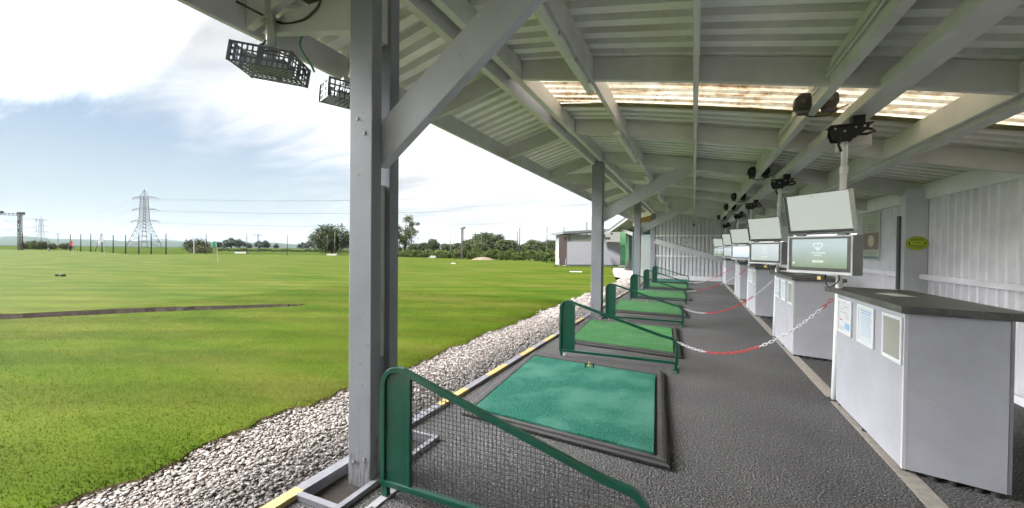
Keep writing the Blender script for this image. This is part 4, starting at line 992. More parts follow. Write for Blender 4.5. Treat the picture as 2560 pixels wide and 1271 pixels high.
MB().box(.03, w_-.03, -.010, -.002, .03, h_-.03).build('sheet', 'paper', t); MB().box(.06, w_-.06, -.012, -.0102, .12, .21).build('print', 'paperblue', t); MB().box(.08, w_-.08, -.012, -.0102, .25, .30).build('heading', 'postercream', t)
t = thing('security_camera', 'small dark camera high on the end wall under the roof', 'camera', (0.0, YEND-.052, 2.92)); MB().box(-.04, .04, -.03, 0, -.05, .05).build('bracket', 'black', t); MB().tube([(0, -.03, 0), (0, -.16, -.04)], .045, 12).build('body', 'darkgrey', t)
t = thing('socket_box', 'small black socket box on the pole side of the first counter', 'socket', (1.45, 5.42, 1.235)); MB().box(-.02, .02, -.02, .02, -.03, .03).build('box', 'black', t, bevel=.004); MB().box(-.008, .008, -.0205, .0, -.0545, -.03).build('lead', 'blackcable', t)
t = thing('cable_trunking', 'dark vertical cable trunking on the wall post side', 'trunking', (3.325, 9.32, 0)); MB().box(-.022, .012, 0, .085, .9, 2.20).build('cover', 'slate', t, bevel=.003)

# ------------------------------------------------------------------ caged floodlights under the eaves
def crate_mesh(L_, D_, H_):
    """open lattice crate, origin at the middle of its top, opening upwards"""
    mb = MB(); t_ = .006
    def wall(u0, u1, fx, cols, rows, hgt):
        def bar(a0, a1, z0, z1):
            x0, y0 = fx(a0, 0); x1, y1 = fx(a1, t_); mb.box(min(x0, x1), max(x0, x1), min(y0, y1), max(y0, y1), z0, z1)
        for r in range(rows+1): bar(u0, u1, -hgt+(hgt-.012)*r/rows, -hgt+(hgt-.012)*r/rows+.012)
        for c in range(cols+1):
            u = u0+(u1-u0-.012)*c/cols; bar(u, u+.012, -hgt+.0005, -.0005)
        m_ = (u0+u1)/2; bar(m_-.02, m_+.02, -hgt+.001, -.001)
    wall(-L_/2, L_/2, lambda u, d: (u, -D_/2+d), 11, 3, H_); wall(-L_/2, L_/2, lambda u, d: (u, D_/2-d), 11, 3, H_)
    wall(-D_/2, D_/2, lambda u, d: (L_/2-d, u), 7, 3, H_); wall(-D_/2, D_/2, lambda u, d: (-L_/2+d, u), 7, 3, H_)
    for c in range(12):
        x = -L_/2+.004+(L_-.016)*c/11; mb.box(x, x+.008, -D_/2+.007, D_/2-.007, -H_+.0008, -H_+.008)
    for c in range(9):
        y = -D_/2+.004+(D_-.016)*c/8; mb.box(-L_/2+.007, L_/2-.007, y, y+.008, -H_+.0011, -H_+.0077)
    for sx_ in (-1, 1):
        for sy_ in (-1, 1): mb.box(sx_*L_/2-.011, sx_*L_/2+.011, sy_*D_/2-.011, sy_*D_/2+.011, -H_, 0)
    mb.box(-L_/2-.006, L_/2+.006, -D_/2-.006, -D_/2+.008, -.014, .001); mb.box(-L_/2-.006, L_/2+.006, D_/2-.008, D_/2+.006, -.014, .001); mb.box(-L_/2-.006, -L_/2+.008, -D_/2+.008, D_/2-.008, -.0138, .0008); mb.box(L_/2-.008, L_/2+.006, -D_/2+.008, D_/2-.008, -.0138, .0008)
    return mb
def caged(loc, rot, sc, lab_c, lab_l, stem_top, clab_):
    Mx = Matrix.Translation(loc) @ rot.to_4x4() @ Matrix.Scale(sc, 4)
    o = crate_mesh(.50, .34, .17).build('plastic_crate', 'crate'); o.matrix_world = Mx; tag(o, lab_c, 'crate', 'plastic crates guarding the floodlights')
    f = thing('floodlight', lab_l, 'floodlight', loc, 0, 'floodlights inside the crates'); f.matrix_world = Matrix.Translation(loc) @ rot.to_4x4()
    MB().box(-.16*sc, .16*sc, -.10*sc, .10*sc, -.135*sc, -.075*sc).build('lamp_body', 'lightgrey', f, bevel=.008)
    MB().box(-.14*sc, .14*sc, -.085*sc, .085*sc, -.142*sc, -.1355*sc).build('lens', 'white', f)
    mb = MB()
    for k in range(9): mb.box((-.15+.036*k)*sc, (-.142+.036*k)*sc, -.09*sc, .09*sc, -.0745*sc, -.04*sc)
    mb.build('cooling_fins', 'grey', f)
    MB().box(-.10*sc, .02*sc, -.05*sc, .05*sc, .012, .075*sc).build('driver_box', 'lightgrey', f, bevel=.005)
    s = thing('light_bracket', clab_, 'bracket', stem_top, 0, 'steel stems holding the floodlights')
    d = Vector(loc)-Vector(stem_top)
    MB().tube([(0, 0, 0), (d.x*.5, d.y*.5, d.z*.55), (d.x, d.y, d.z-.005)], .042*sc, 16).build('tube', 'galv', s, smooth=True)
    MB().tube([(0, .0, -.02), (.10, .16, .0), (.2, .34, .01)], .03*sc, 14).build('cross_tube', 'alu', s, smooth=True)
    for q in (-1, 1): MB().disc((q*.055*sc, -.02, d.z*.40), (.3, 1, .15), .028*sc, .014, 14).build('lug', 'galv', s)
    MB().tube([(.05*sc*math.cos(a), .05*sc*math.sin(a), d.z*.38+.008*math.sin(a)) for a in np.linspace(0, 2*math.pi, 17)], .007, 6, cap=False).build('clamp_band', 'galv', s)
ra = Matrix.Rotation(R(27), 3, 'Z') @ Matrix.Rotation(R(9), 3, 'Y') @ Matrix.Rotation(R(-1), 3, 'X')
caged((-2.97, 2.09, 3.02), ra, .87, 'dark grey lattice crate hanging under the eaves left of the post', 'grey floodlight inside the larger hanging crate', (-2.93, 2.04, 3.42), 'steel stem and clamp above the larger crate')
rb = Matrix.Rotation(R(62), 3, 'Z') @ Matrix.Rotation(R(6), 3, 'X') @ Matrix.Rotation(R(2), 3, 'Y')
caged((-2.98, 2.90, 3.07), rb, .98, 'grey lattice crate half hidden behind the near post', 'grey floodlight inside the crate behind the post', (-2.93, 2.88, 3.42), 'steel stem and clamp above the crate behind the post')
t = thing('junction_box', 'black junction box under the canopy above the larger crate', 'junction box', (-2.62, 2.16, 3.42)); MB().prism([(-.07, -.05), (.0, -.09), (.07, -.05), (.08, .05), (0, .09), (-.08, .05)], -.03, .05).build('body', 'black', t, bevel=.008)
MB().disc((0, 0, -.034), (0, 0, 1), .04, .008, 12).build('gland', 'darkgrey', t)
cable('cable', [(-2.62, 2.17, 3.38), (-2.66, 2.20, 3.26), (-2.80, 2.22, 3.20), (-2.80, 2.20, 3.10), (-2.74, 2.24, 2.98), (-2.72, 2.26, 2.92)], .008, 'greencable', 'green cable from the junction box to the larger crate', 'cable', 'cables under the eaves')
cable('cable', [(-2.40, 2.02, 3.50), (-2.44, 2.08, 3.32), (-2.56, 2.10, 3.25), (-2.72, 2.12, 3.24), (-2.92, 2.10, 3.27), (-3.1, 1.9, 3.36)], .009, 'blackcable', 'thick black cable looping under the canopy beside the post', 'cable', 'cables under the eaves')
cable('cable', [(-2.94, 2.02, 3.10), (-2.98, 2.0, 3.02), (-2.88, 2.06, 3.02), (-2.80, 2.2, 2.98), (-2.82, 2.26, 2.90)], .007, 'blackcable', 'black cable over the rim of the larger crate', 'cable', 'cables under the eaves')
cable('cable', [(-2.55, 2.6, 3.30), (-2.7, 2.75, 3.18), (-2.82, 2.92, 3.06), (-2.86, 3.05, 3.03)], .008, 'greencable', 'green cable running to the crate behind the post', 'cable', 'cables under the eaves')
cable('cable', [(-2.6, 2.55, 3.28), (-2.74, 2.7, 3.15), (-2.9, 2.9, 3.09), (-2.95, 3.1, 3.07)], .008, 'blackcable', 'black cable running to the crate behind the post', 'cable', 'cables under the eaves')
# ------------------------------------------------------------------ buildings beyond the end of the shelter
def frame2(a, b):
    a, b = Vector((*a, 0)), Vector((*b, 0)); u = (b-a).normalized(); return a, math.atan2(u.y, u.x), (b-a).length
a0, rz, wd = frame2(tuple(bearing(1418, 38.6)), tuple(bearing(1553, 39.4)))
st = thing('storage_shed', 'low white boarded shed with grey roof edge beyond the lawn', 'shed', a0, rz)
MB().box(.02, wd, .04, 4.5, 0, 3.05).build('wall', 'shedribs', st)
mb = MB()
for k in range(30):
    x = .25+k*(wd-.3)/30; mb.box(x, x+.06, -.012, .039, 2.34, 3.2)
mb.build('cladding_ribs', 'shedribs', st)
MB().box(.0, wd-1.7, -.03, .035, .14, 2.33).build('front_board', 'shedwhite', st); MB().box(wd-1.69, wd-.01, -.025, .035, .12, 2.32).build('front_board', 'shedwhite', st)
MB().box(.02, .34, -.02, .035, 2.36, 3.02).build('corner_panel', 'slate', st)
MB().prism([(-.5, 3.05), (wd+.3, 3.48), (wd+.3, 3.72), (-.5, 3.27)], -.25, 4.8, 'y').build('roof', 'slate', st)
MB().box(-.02, wd, .0, .04, 0, .12).build('plinth', 'slate', st)
MB().tube([(-.25, .3, 3.27), (-.25, .3, 3.75)], .03, 6).build('vent_pipe', 'brown', st)
a1, rz1, w1 = frame2(tuple(bearing(1397, 38.9)), tuple(bearing(1416, 38.6)))
t = thing('steel_door', 'dark brown steel door leaf standing open beside the white shed', 'door', a1, rz1)
MB().box(0, .78, 0, .07, .06, 2.85).build('leaf', 'brown', t)
for x in (.08, .68): MB().beam((x, -.03, .02), (x+.06*(1 if x > .5 else 0), -.06, .75), .035, .035).build('rail', 'shedwhite', t)
t = thing('flood_lamp', 'pair of small black lamps fixed on the shed front near the porch', 'lamp', (*bearing(1524, 38.2), 2.65)); MB().box(-.35, .05, -.25, 0, -.1, .12).build('body', 'black', t); MB().box(.12, .3, -.2, 0, .35, .5).build('body', 'black', t)
ch = thing('club_porch', 'green boarded club porch with sloping roof behind the end of the shelter', 'building', (0, 0, 0))
A, B = bearing(1574, 27.5), bearing(1519, 37.5); zA, zB = elev(1574, 541, 27.5), elev(1519, 581, 37.5)
mb = MB(); nseg = 26
for k in range(nseg):
    p, q = A.lerp(B, k/nseg), A.lerp(B, (k+.55)/nseg); z0, z1 = zA+(zB-zA)*k/nseg, zA+(zB-zA)*(k+.55)/nseg
    mb.add([(p.x-.1, p.y, z0+.07), (q.x-.1, q.y, z1+.07), (q.x+7, q.y, z1+.07), (p.x+7, p.y, z0+.07), (p.x-.1, p.y, z0+.15), (q.x-.1, q.y, z1+.15), (q.x+7, q.y, z1+.15), (p.x+7, p.y, z0+.15)], [(0, 1, 2, 3), (4, 7, 6, 5), (0, 4, 5, 1), (1, 5, 6, 2), (2, 6, 7, 3), (3, 7, 4, 0)])
mb.build('roof_ridges', 'slate', ch)
MB().add([(A.x, A.y, zA), (B.x, B.y, zB), (B.x+7, B.y, zB), (A.x+7, A.y, zA), (A.x, A.y, zA+.07), (B.x, B.y, zB+.07), (B.x+7, B.y, zB+.07), (A.x+7, A.y, zA+.07)], [(0, 3, 2, 1), (4, 5, 6, 7), (0, 1, 5, 4), (1, 2, 6, 5), (2, 3, 7, 6), (3, 0, 4, 7)]).build('roof', 'shedribs', ch)
MB().beam((A.x, A.y, zA-.06), (B.x, B.y, zB-.06), .06, .14).build('barge_board', 'shedribs', ch)
p, q = bearing(1546, 35), bearing(1582, 30); MB().beam((p.x, p.y, elev(1546, 572, 35)), (q.x, q.y, elev(1582, 586, 30)), .08, .26).build('roof_strut', 'shedribs', ch)
def slab(name, px0, d0, px1, d1, z0, z1, mat, th=.08):
    p, q = bearing(px0, d0), bearing(px1, d1); return MB().beam((p.x, p.y, (z0+z1)/2), (q.x, q.y, (z0+z1)/2), th, z1-z0).build(name, mat, ch)
slab('green_panel', 1551, 38.6, 1565, 38.0, 1.1+.9, 3.3, 'greenboard'); slab('green_panel', 1551, 38.7, 1565, 38.1, .9, 2.0, 'greendark'); slab('green_panel', 1551, 38.6, 1565, 38.0, .15, .9, 'greenboard')
slab('door_sill', 1550, 38.3, 1565, 37.7, .02, .13, 'shedwhite', .3)
slab('green_post', 1565.5, 36.5, 1574, 34, .0, 3.3, 'greenboard', .15)
slab('cream_ribs', 1513, 38.9, 1551, 38.8, 2.34, 3.5, 'shedribs')
p = bearing(1577.5, 32.0)
mb = MB(); N_ = 14
for k in range(N_):
    z0, z1 = 3.0*k/N_, 3.0*(k+1)/N_; w0 = lambda z: .10+.22*abs(z/3-.45)**1.3+.05*math.sin(z*5)
    mb.add([(p.x-w0(z0)-.12*(1-z0/3)**3*2, p.y, z0), (p.x+.2, p.y, z0), (p.x+.2, p.y, z1), (p.x-w0(z1)-.12*(1-z1/3)**3*2, p.y, z1), (p.x-w0(z0), p.y+.15, z0), (p.x-w0(z1), p.y+.15, z1)], [(0, 1, 2, 3), (0, 3, 5, 4)])
mb.disc((p.x-.1, p.y, .04), (0, 0, 1), .42, .08, 10)
tag(mb.build('drape', 'drape'), 'black hanging net drape gathered to a heap on the gravel by the porch', 'drape')
slab('teal_edge', 1581.5, 31, 1587, 30, 0, 3.0, 'teal', .1); slab('soffit_beam', 1575, 27.2, 1640, 27.2, 3.55, 3.7, 'shedribs', .12)
sh = thing('roller_shutter', 'white green roller shutter closed between the last posts', 'shutter', (-3.05, 23.62, 0))
mb = MB()
for k in range(30): mb.prism([(0, .02+k*.08), (0, .095+k*.08), (-.022, .08+k*.08), (-.022, .035+k*.08)], .02, .93, 'x') if False else mb.box(.02, .93, -.018 if k % 2 else -.002, .02, .02+k*.08, .098+k*.08)
mb.build('slats', 'shutter', sh)
MB().box(-.06, .02, -.04, .06, 0, 2.5).build('guide', 'teal', sh); MB().box(.0, .95, -.06, .12, 2.43, 2.52).build('housing', 'teal', sh); MB().box(.50, .95, -.10, .15, 2.52, 2.80).build('motor_box', 'teal', sh)
MB().box(-1.15, 0, .3, .5, 2.55, 2.95) if False else None
MB().box(-3.12, -2.165, YEND+.16, YEND+.22, 2.92, 3.12).build('gable_beam', 'canopybeam', SH)
MB().prism([(-3.1, 3.13), (-2.17, 3.13), (-2.17, 3.5), (-3.1, 3.26)], YEND+.2, YEND+.23, 'y').build('gable_board', 'ply', SH)

# ------------------------------------------------------------------ trees, bushes, hedge
def leaf_quads(centres, rad, per, size, flat=.8):
    c = np.repeat(centres, per, 0); n = len(c); r = np.repeat(rad, per)
    d = RNG.normal(0, 1, (n, 3)); d /= np.linalg.norm(d, axis=1)[:, None]; d *= (RNG.random(n)**.45)[:, None]; d[:, 2] *= flat
    c = c+d*r[:, None]
    a = RNG.normal(0, 1, (n, 3)); a /= np.linalg.norm(a, axis=1)[:, None]; b = np.cross(a, RNG.normal(0, 1, (n, 3))); b /= np.linalg.norm(b, axis=1)[:, None]
    s = size*RNG.uniform(.6, 1.3, n)[:, None]
    v = np.stack([c-a*s, c+b*s*.6, c+a*s, c-b*s*.6], 1).reshape(-1, 3); return v, np.arange(n*4).reshape(-1, 4)
def np_part(name, v, f, mat, parent=None):
    o = np_mesh(name, v, f, mat); o.parent = parent; return o
def make_tree(kind, h, w_, mat, nclump=70, per=34, leaf=.3, trunk=.25, sparse=1.0):
    per = int(per*1.9) if sparse == 1.0 else per; leaf *= .78
    t = thing(kind, None, None); rx = w_/2; th = h*trunk; ch_ = h-th
    u = RNG.normal(0, 1, (nclump, 3)); u /= np.linalg.norm(u, axis=1)[:, None]; rr = RNG.random(nclump)**.33
    cs = u*rr[:, None]*np.array([rx*.80, rx*.80, ch_*.42]); cs[:, 2] += th+ch_*.50
    lob = RNG.normal(0, 1, (5, 3)); lob /= np.linalg.norm(lob, axis=1)[:, None]
    cs += (np.maximum(0, (u@lob.T)-.55).sum(1))[:, None]*u*np.array([rx*.35, rx*.35, ch_*.18])
    v, f = leaf_quads(cs, RNG.uniform(.14, .26, nclump)*w_*sparse, per, leaf)
    v[:, 2] = np.maximum(v[:, 2], .05)
    np_part('crown', v, f, mat, t)
    mb = MB(); mb.tube([(0, 0, -.35), (.05*rx, 0, th*.7), (.0, .05*rx, th+ch_*.5)], .035*h, 8, r2=.008*h)
    for k in range(7):
        c = cs[k]; mb.tube([(0, 0, th*(.6+.08*k)), tuple(c*np.array([.5, .5, .85])), tuple(c)], .014*h, 6, r2=.004*h)
    mb.build('trunk', 'bark', t, smooth=True); return t
def put(src, px, dist, scale, lab, cat, grp, first, rz=0):
    o = src if first else copy_thing(src, (0, 0, 0)); p = bearing(px, dist); o.location = (p.x, p.y, -.25); o.scale = scale if isinstance(scale, tuple) else (scale,)*3; o.rotation_euler = (0, 0, rz); tag(o, lab, cat, grp); return o
t = make_tree('round_tree', 8.0, 10.0, 'leaf', 110, 46, .28, .10); put(t, 828, 112, 1.0, 'large round dark green tree standing alone at the far side of the field', 'tree', None, True)
t = make_tree('airy_tree', 8.4, 6.0, 'leafolive', 46, 95, .16, .22, .62); put(t, 1012, 78, 1.0, 'tall airy olive tree seen just past the near grey post', 'tree', None, True, 1.0)
t = make_tree('airy_tree', 5.4, 3.6, 'leafolive', 40, 90, .14, .15, .7); put(t, 988, 76, 1.0, 'lower light green tree at the foot of the airy tree', 'tree', None, True)
bd = make_tree('dark_bush', 3.3, 7.5, 'leaf', 60, 40, .22, .03)
put(bd, 494, 118, (1.0, 1.0, 1.0), 'broad dark bush beside the white marker post', 'bush', None, True)
bl = make_tree('pale_bush', 1.7, 5.0, 'leafolive', 40, 36, .16, .03); put(bl, 505, 108, 1.0, 'pale low bush in front of the broad dark bush', 'bush', None, True)
bo = make_tree('olive_bush', 2.6, 5.0, 'leafolive', 50, 40, .22, .03)
for i, (px, d, s, lab) in enumerate(((72, 168, 1.15, 'rounded olive bush nearest the rail mast'), (98, 165, 1.2, 'wide olive bush right of the rounded one at the field edge'), (118, 170, 1.05, 'dark end of the bushes at the field edge'), (165, 175, .95, 'small olive bush standing beside the leaning prop pole'))):
    put(bo, px, d, s, lab, 'bush', 'bushes at the far left field edge', i == 0, i*1.3)
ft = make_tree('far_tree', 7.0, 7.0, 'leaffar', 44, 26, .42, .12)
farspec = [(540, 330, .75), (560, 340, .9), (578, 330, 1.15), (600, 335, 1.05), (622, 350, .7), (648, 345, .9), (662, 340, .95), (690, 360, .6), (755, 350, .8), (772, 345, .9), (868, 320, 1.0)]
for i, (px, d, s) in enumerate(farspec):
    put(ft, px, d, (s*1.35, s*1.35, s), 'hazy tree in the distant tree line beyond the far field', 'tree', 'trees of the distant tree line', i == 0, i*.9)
mt = make_tree('field_tree', 7.0, 6.6, 'leaf', 64, 40, .27, .12)
mo = make_tree('field_tree', 6.2, 6.4, 'leafolive', 64, 40, .25, .08)
mspec = [(mt, 1083, 170, (.95, .95, .80), 'small round tree left of the lamp pole behind the hedge'), (mt, 1060, 190, (1.2, 1.2, .62), 'low dark tree left of the small round tree behind the hedge'), (mt, 1040, 185, (1.2, 1.2, .55), 'low dark tree beside the airy tree behind the hedge'), (mt, 1120, 195, (1.3, 1.3, .58), 'low dark tree left of the double lamp pole'), (mt, 1145, 185, (1.2, 1.2, .62), 'low dark tree just behind the double lamp pole'),
         (mo, 1178, 118, (1.0, 1.0, .78), 'olive tree at the left end of the dense clump'), (mt, 1196, 128, (1.1, 1.1, .92), 'dark tree at the middle left of the dense clump'), (mt, 1216, 124, (1.05, 1.05, .93), 'dark tree at the top of the dense clump'), (mo, 1200, 108, (.75, .75, .58), 'light olive bushy tree in front of the dense clump'), (mt, 1240, 122, (1.1, 1.1, .84), 'dark tree at the middle right of the dense clump'), (mo, 1262, 118, (1.0, 1.0, .78), 'olive tree right of the middle of the dense clump'), (mt, 1282, 120, (.8, .8, .62), 'low tree at the right end of the dense clump'),
         (mo, 1333, 130, (.9, .9, .82), 'single round olive tree standing right of the tall poles'), (mt, 1312, 190, (1.1, 1.1, .62), 'low tree behind the pair of tall poles'), (mt, 1360, 180, (1.0, 1.0, .70), 'dark tree behind the olive one near the brown door'), (mt, 1380, 190, (1.2, 1.2, .86), 'tall dark tree left of the brown door'), (mt, 1398, 185, (1.1, 1.1, .82), 'dark tree partly behind the brown door')]
seen = set()
for src, px, d, s, lab in mspec:
    put(src, px, d, s, lab, 'tree', 'trees beyond the hedge', src.name not in seen, px*.7); seen.add(src.name)
def hedge(px0, d0, px1, d1, h, n, mat, lab, name):
    p, q = bearing(px0, d0), bearing(px1, d1); f = RNG.random(n); c = np.stack([p.x+(q.x-p.x)*f, p.y+(q.y-p.y)*f, RNG.random(n)**.7*h*(.8+.25*np.sin(f*37)+.15*np.sin(f*91+1))], 1); c[:, 1] += RNG.normal(0, .5, n)
    v, ff_ = leaf_quads(c, np.full(n, .22), 16, .085); v[:, 2] = np.maximum(v[:, 2], -.2)
    o = np_mesh(name, v, ff_, mat); tag(o, lab, 'hedge')
hedge(985, 74, 1150, 66, 1.15, 1300, 'leafbright', 'low rough green hedge behind the field poles, left stretch', 'hedge')
hedge(1145, 66, 1402, 55, 1.45, 2400, 'leafbright', 'taller rough green hedge behind the field poles, right stretch to the brown door', 'hedge')
hedge(545, 150, 880, 130, .8, 1500, 'leaf', 'thin dark hedge line across the far field', 'hedge')
hedge(1000, 100, 1400, 85, .9, 1500, 'leafbright', 'bright crop edge behind the rough hedge', 'hedge')

# ------------------------------------------------------------------ poles round the field
def upright(px, ytop, dist, r, lab, name='net_pole', cat='pole', mat='timberpole', grp='poles round the field', lean=0, z0=-.3):
    p = bearing(px, dist); zt = elev(px, ytop, dist)
    o = MB().tube([(0, 0, z0), (lean*.5, 0, zt*.5), (lean, 0, zt)], r*.8, 7, r2=r*.62).build(name, mat, origin=(p.x, p.y, 0), smooth=True); return tag(o, lab, cat, grp)
poles = [(57, 584, 118, .10, 'short grey pole beside the rail mast'), (202, 586, 100, .13, 'dark pole in the left row, right of the red flag'), (227, 585, 98, .13, 'dark pole in the left row, left of the white flag'), (255, 587, 92, .13, 'dark pole carrying the leaning prop beside the white flag'),
         (283, 588, 86, .13, 'dark pole just right of the white flag'), (314, 588, 80, .13, 'dark pole left of the tall pylon legs'), (347, 587, 78, .13, 'dark pole in front of the left pylon leg'), (378, 586, 80, .13, 'dark pole in front of the right pylon leg'), (415, 584, 82, .13, 'dark pole right of the pylon at the row end'), (176, 586, 108, .13, 'dark pole behind the red flag'),
         (515, 585, 84, .11, 'grey pole left of the green flag'), (617, 584, 84, .11, 'grey pole right of the green flag'), (718, 587, 84, .10, 'thin grey pole left of the large round tree'), (818, 587, 82, .10, 'pale pole in front of the round tree, left one'), (837, 582, 82, .12, 'pole in front of the round tree, right one'),
         (1028, 572, 74, .09, 'thin pole in front of the airy tree'), (1045, 592, 72, .09, 'short pole right of the airy tree'), (1127, 585, 68, .10, 'grey pole left of the double lamp pole'), (1204, 580, 66, .10, 'grey pole in front of the dense tree clump'), (1293, 577, 62, .10, 'left one of the close pair of tall poles'), (1299, 569, 58, .11, 'right taller one of the close pair of poles'), (1367, 567, 56, .09, 'tall pole left of the brown steel door'), (1466, 556, 60, .14, 'pole rising behind the shed roof')]
for px, yt, d, r, lab in poles: upright(px, yt, d, r, lab, mat='timberpole' if px < 430 or px in (1299, 1204) else 'greypole')
def beam_thing(name, lab, cat, a, b, r, mat): return tag(MB().tube([a, b], r, 6).build(name, mat), lab, cat)
p, q = bearing(163, 104), bearing(180, 106); beam_thing('prop_pole', 'leaning prop pole beside the red flag', 'pole', (p.x, p.y, -.3), (q.x, q.y, 2.4), .07, 'timberpole')
p, q = bearing(236, 94), bearing(254, 92); beam_thing('prop_pole', 'leaning prop pole left of the white flag', 'pole', (p.x, p.y, -.3), (q.x, q.y, 4.3), .07, 'greypole')
def lamp_pole(px, ytop, dist, lab):
    p = bearing(px, dist); zt = elev(px, ytop, dist); t = thing('lamp_pole', lab, 'pole', (p.x, p.y, 0))
    for dx in (-.09, .16): MB().tube([(dx, 0, -.3), (dx, 0, zt)], .09, 7).build('pole', 'timberpole' if dx > 0 else 'greypole', t)
    MB().box(-.35, .45, -.15, .15, zt-.12, zt+.05).build('cross_bar', 'slate', t); MB().box(.05, .5, -.2, .2, zt-.02, zt+.2).build('transformer', 'slate', t)
lamp_pole(1155, 571, 64, 'double pole with a transformer on top in front of the clump')
def tee_pole(px, ytop, dist, arm, lab):
    p = bearing(px, dist); zt = elev(px, ytop, dist); t = thing('utility_pole', lab, 'pole', (p.x, p.y, 0), YAW)
    MB().tube([(0, 0, -.3), (0, 0, zt)], .13, 7).build('pole', 'greypole', t); MB().box(-arm, arm, -.08, .08, zt-.35, zt-.2).build('cross_arm', 'greypole', t)
    for x in (-arm*.8, 0, arm*.8): MB().tube([(x, 0, zt-.2), (x, 0, zt+.12)], .06, 6).build('insulator', 'slate', t)
tee_pole(145, 584, 210, 1.8, 'small utility pole with cross arm between bush and poles on the left'); tee_pole(645, 586, 130, 1.4, 'utility pole with cross arm right of the green flag')

# ------------------------------------------------------------------ lattice pylons, wires, rail gantry
def make_pylon():
    t = thing('pylon', None, None)
    lv = [(0, 7.2), (9, 4.9), (15, 3.1), (20, 2.15), (29, 1.75), (38, 1.45)]
    mb = MB(); th = .26
    wd_ = lambda z: float(np.interp(z, [a for a, _ in lv], [b for _, b in lv]))
    for sx_ in (-1, 1):
        for sy_ in (-1, 1):
            for (z0, w0), (z1, w1_) in zip(lv, lv[1:]): mb.beam((sx_*w0, sy_*w0, z0), (sx_*w1_, sy_*w1_, z1), th, th)
            mb.beam((sx_*1.45, sy_*1.45, 38), (0, 0, 43), .2, .2)
    zs = [0, 5.2, 9.0, 12.4, 15, 17.6, 20, 22.2, 24.4, 26.6, 29, 31.2, 33.4, 35.6, 38]
    for z0, z1 in zip(zs, zs[1:]):
        a, b = wd_(z0), wd_(z1)
        for k in range(4):
            c, s = [(1, 0), (0, 1), (-1, 0), (0, -1)][k]
            P = lambda u, w__, z: (c*w__-s*u, s*w__+c*u, z)
            mb.beam(P(-a, a, z0), P(b, b, z1), .12, .12); mb.beam(P(a, a, z0), P(-b, b, z1), .12, .12)
            if z0 > 0: mb.beam(P(-a, a, z0), P(a, a, z0), .12, .12)
    mb.build('tower', 'steelfar', t)
    for z, l in ((36.5, 11.2), (28, 11.4), (19.5, 12.6)):
        for s in (-1, 1):
            w0 = wd_(z); m2 = MB()
            for y in (-1, 1):
                m2.beam((s*w0, y*w0, z), (s*l, 0, z+.3), .16, .16); m2.beam((s*w0, y*w0, z+1.9), (s*l, 0, z+.35), .14, .14)
                for k in range(1, 4):
                    f = k/4; m2.beam((s*(w0+(l-w0)*f), y*w0*(1-f), z+.3*f), (s*(w0+(l-w0)*(f-.12)), y*w0*(1.12-f), z+1.9*(1-f)+.5*f), .09, .09)
            arm = m2.build('cross_arm', 'steelfar', t)
            MB().tube([(s*l, 0, z+.2), (s*(l+.3), 1.3, z-.9)], .16, 6).build('insulator', 'slate', arm)
    return t
py = make_pylon(); PD = 300; pb = bearing(361, PD); k1 = (elev(360, 474, PD)+.3)/43
PROT = math.atan2(fw.y, fw.x)-R(90)-R(12)
py.location = (pb.x, pb.y, -.3); py.scale = (k1,)*3; py.rotation_euler = (0, 0, PROT); tag(py, 'tall steel lattice pylon with three pairs of arms, the larger one', 'pylon', 'lattice pylons')
pb2 = bearing(103, 720); k2 = (elev(103, 540, 720)+.3)/43
p2_ = copy_thing(py, (pb2.x, pb2.y, -.3), PROT+R(18), 'smaller hazy lattice pylon far away beside the rail gantry'); p2_.scale = (k2*.85, k2*.85, k2)
def wire(a, b, sag, r, lab, grp, name='power_line'):
    a, b = Vector(a), Vector(b); o = MB().tube([a.lerp(b, k/24)-Vector((0, 0, 4*sag*(k/24)*(1-k/24))) for k in range(25)], r, 4, cap=False).build(name, 'cable'); tag(o, lab, 'wire', grp)
def arm_tip(base, k, rot, s, z, l): return (base.x+math.cos(rot)*s*l*k, base.y+math.sin(rot)*s*l*k, -.3+z*k)
pend = bearing(1760, 330)
for z, l, ye in ((36.5, 11.2, 452), (28, 11.4, 490), (19.5, 12.6, 528)):
    nm = {36.5: 'upper', 28: 'middle', 19.5: 'lower'}[z]
    for s in (-1, 1):
        a = arm_tip(pb, k1, PROT, s, z-.5, l); b = arm_tip(pb2, k2, PROT+R(18), s, z-.5, l*.85)
        wire(a, b, 9, .055, nm+' power line strung between the two pylons', nm+' lines left of the big pylon')
        c = (pend.x+math.cos(PROT)*s*l, pend.y+math.sin(PROT)*s*l, elev(1760, ye, 330)); wire(a, c, 7, .055, nm+' power line running right from the big pylon behind the shelter', nm+' lines right of the big pylon')
gb = bearing(50, 112); gt = thing('rail_gantry', 'grey rail gantry mast with lattice boom at the far left', 'gantry', (gb.x, gb.y, 0), YAW+R(20)); zt = elev(50, 535, 112)
mb = MB()
for sx_ in (-1, 1):
    for sy_ in (-1, 1): mb.beam((sx_*.28, sy_*.28, -.3), (sx_*.28, sy_*.28, zt), .12, .12)
z = 0
while z < zt-.8:
    mb.beam((-.28, -.28, z), (.28, -.28, z+.8), .07, .07); mb.beam((-.28, .28, z+.8), (-.28, -.28, z), .07, .07); mb.beam((.28, -.28, z), (.28, .28, z+.8), .07, .07); z += .8
mb.build('mast', 'greypole', gt)
mb = MB()
for dz in (-.5, 0):
    for sy_ in (-.25, .25): mb.beam((.8, sy_, zt+dz), (-14, sy_, zt+dz+.25), .09, .09)
for k in range(18): mb.beam((.6-k*.8, -.25, zt-.5), (.2-k*.8, -.25, zt+.1), .06, .06); mb.beam((.2-k*.8, .25, zt+.1), (-.2-k*.8, .25, zt-.5), .06, .06)
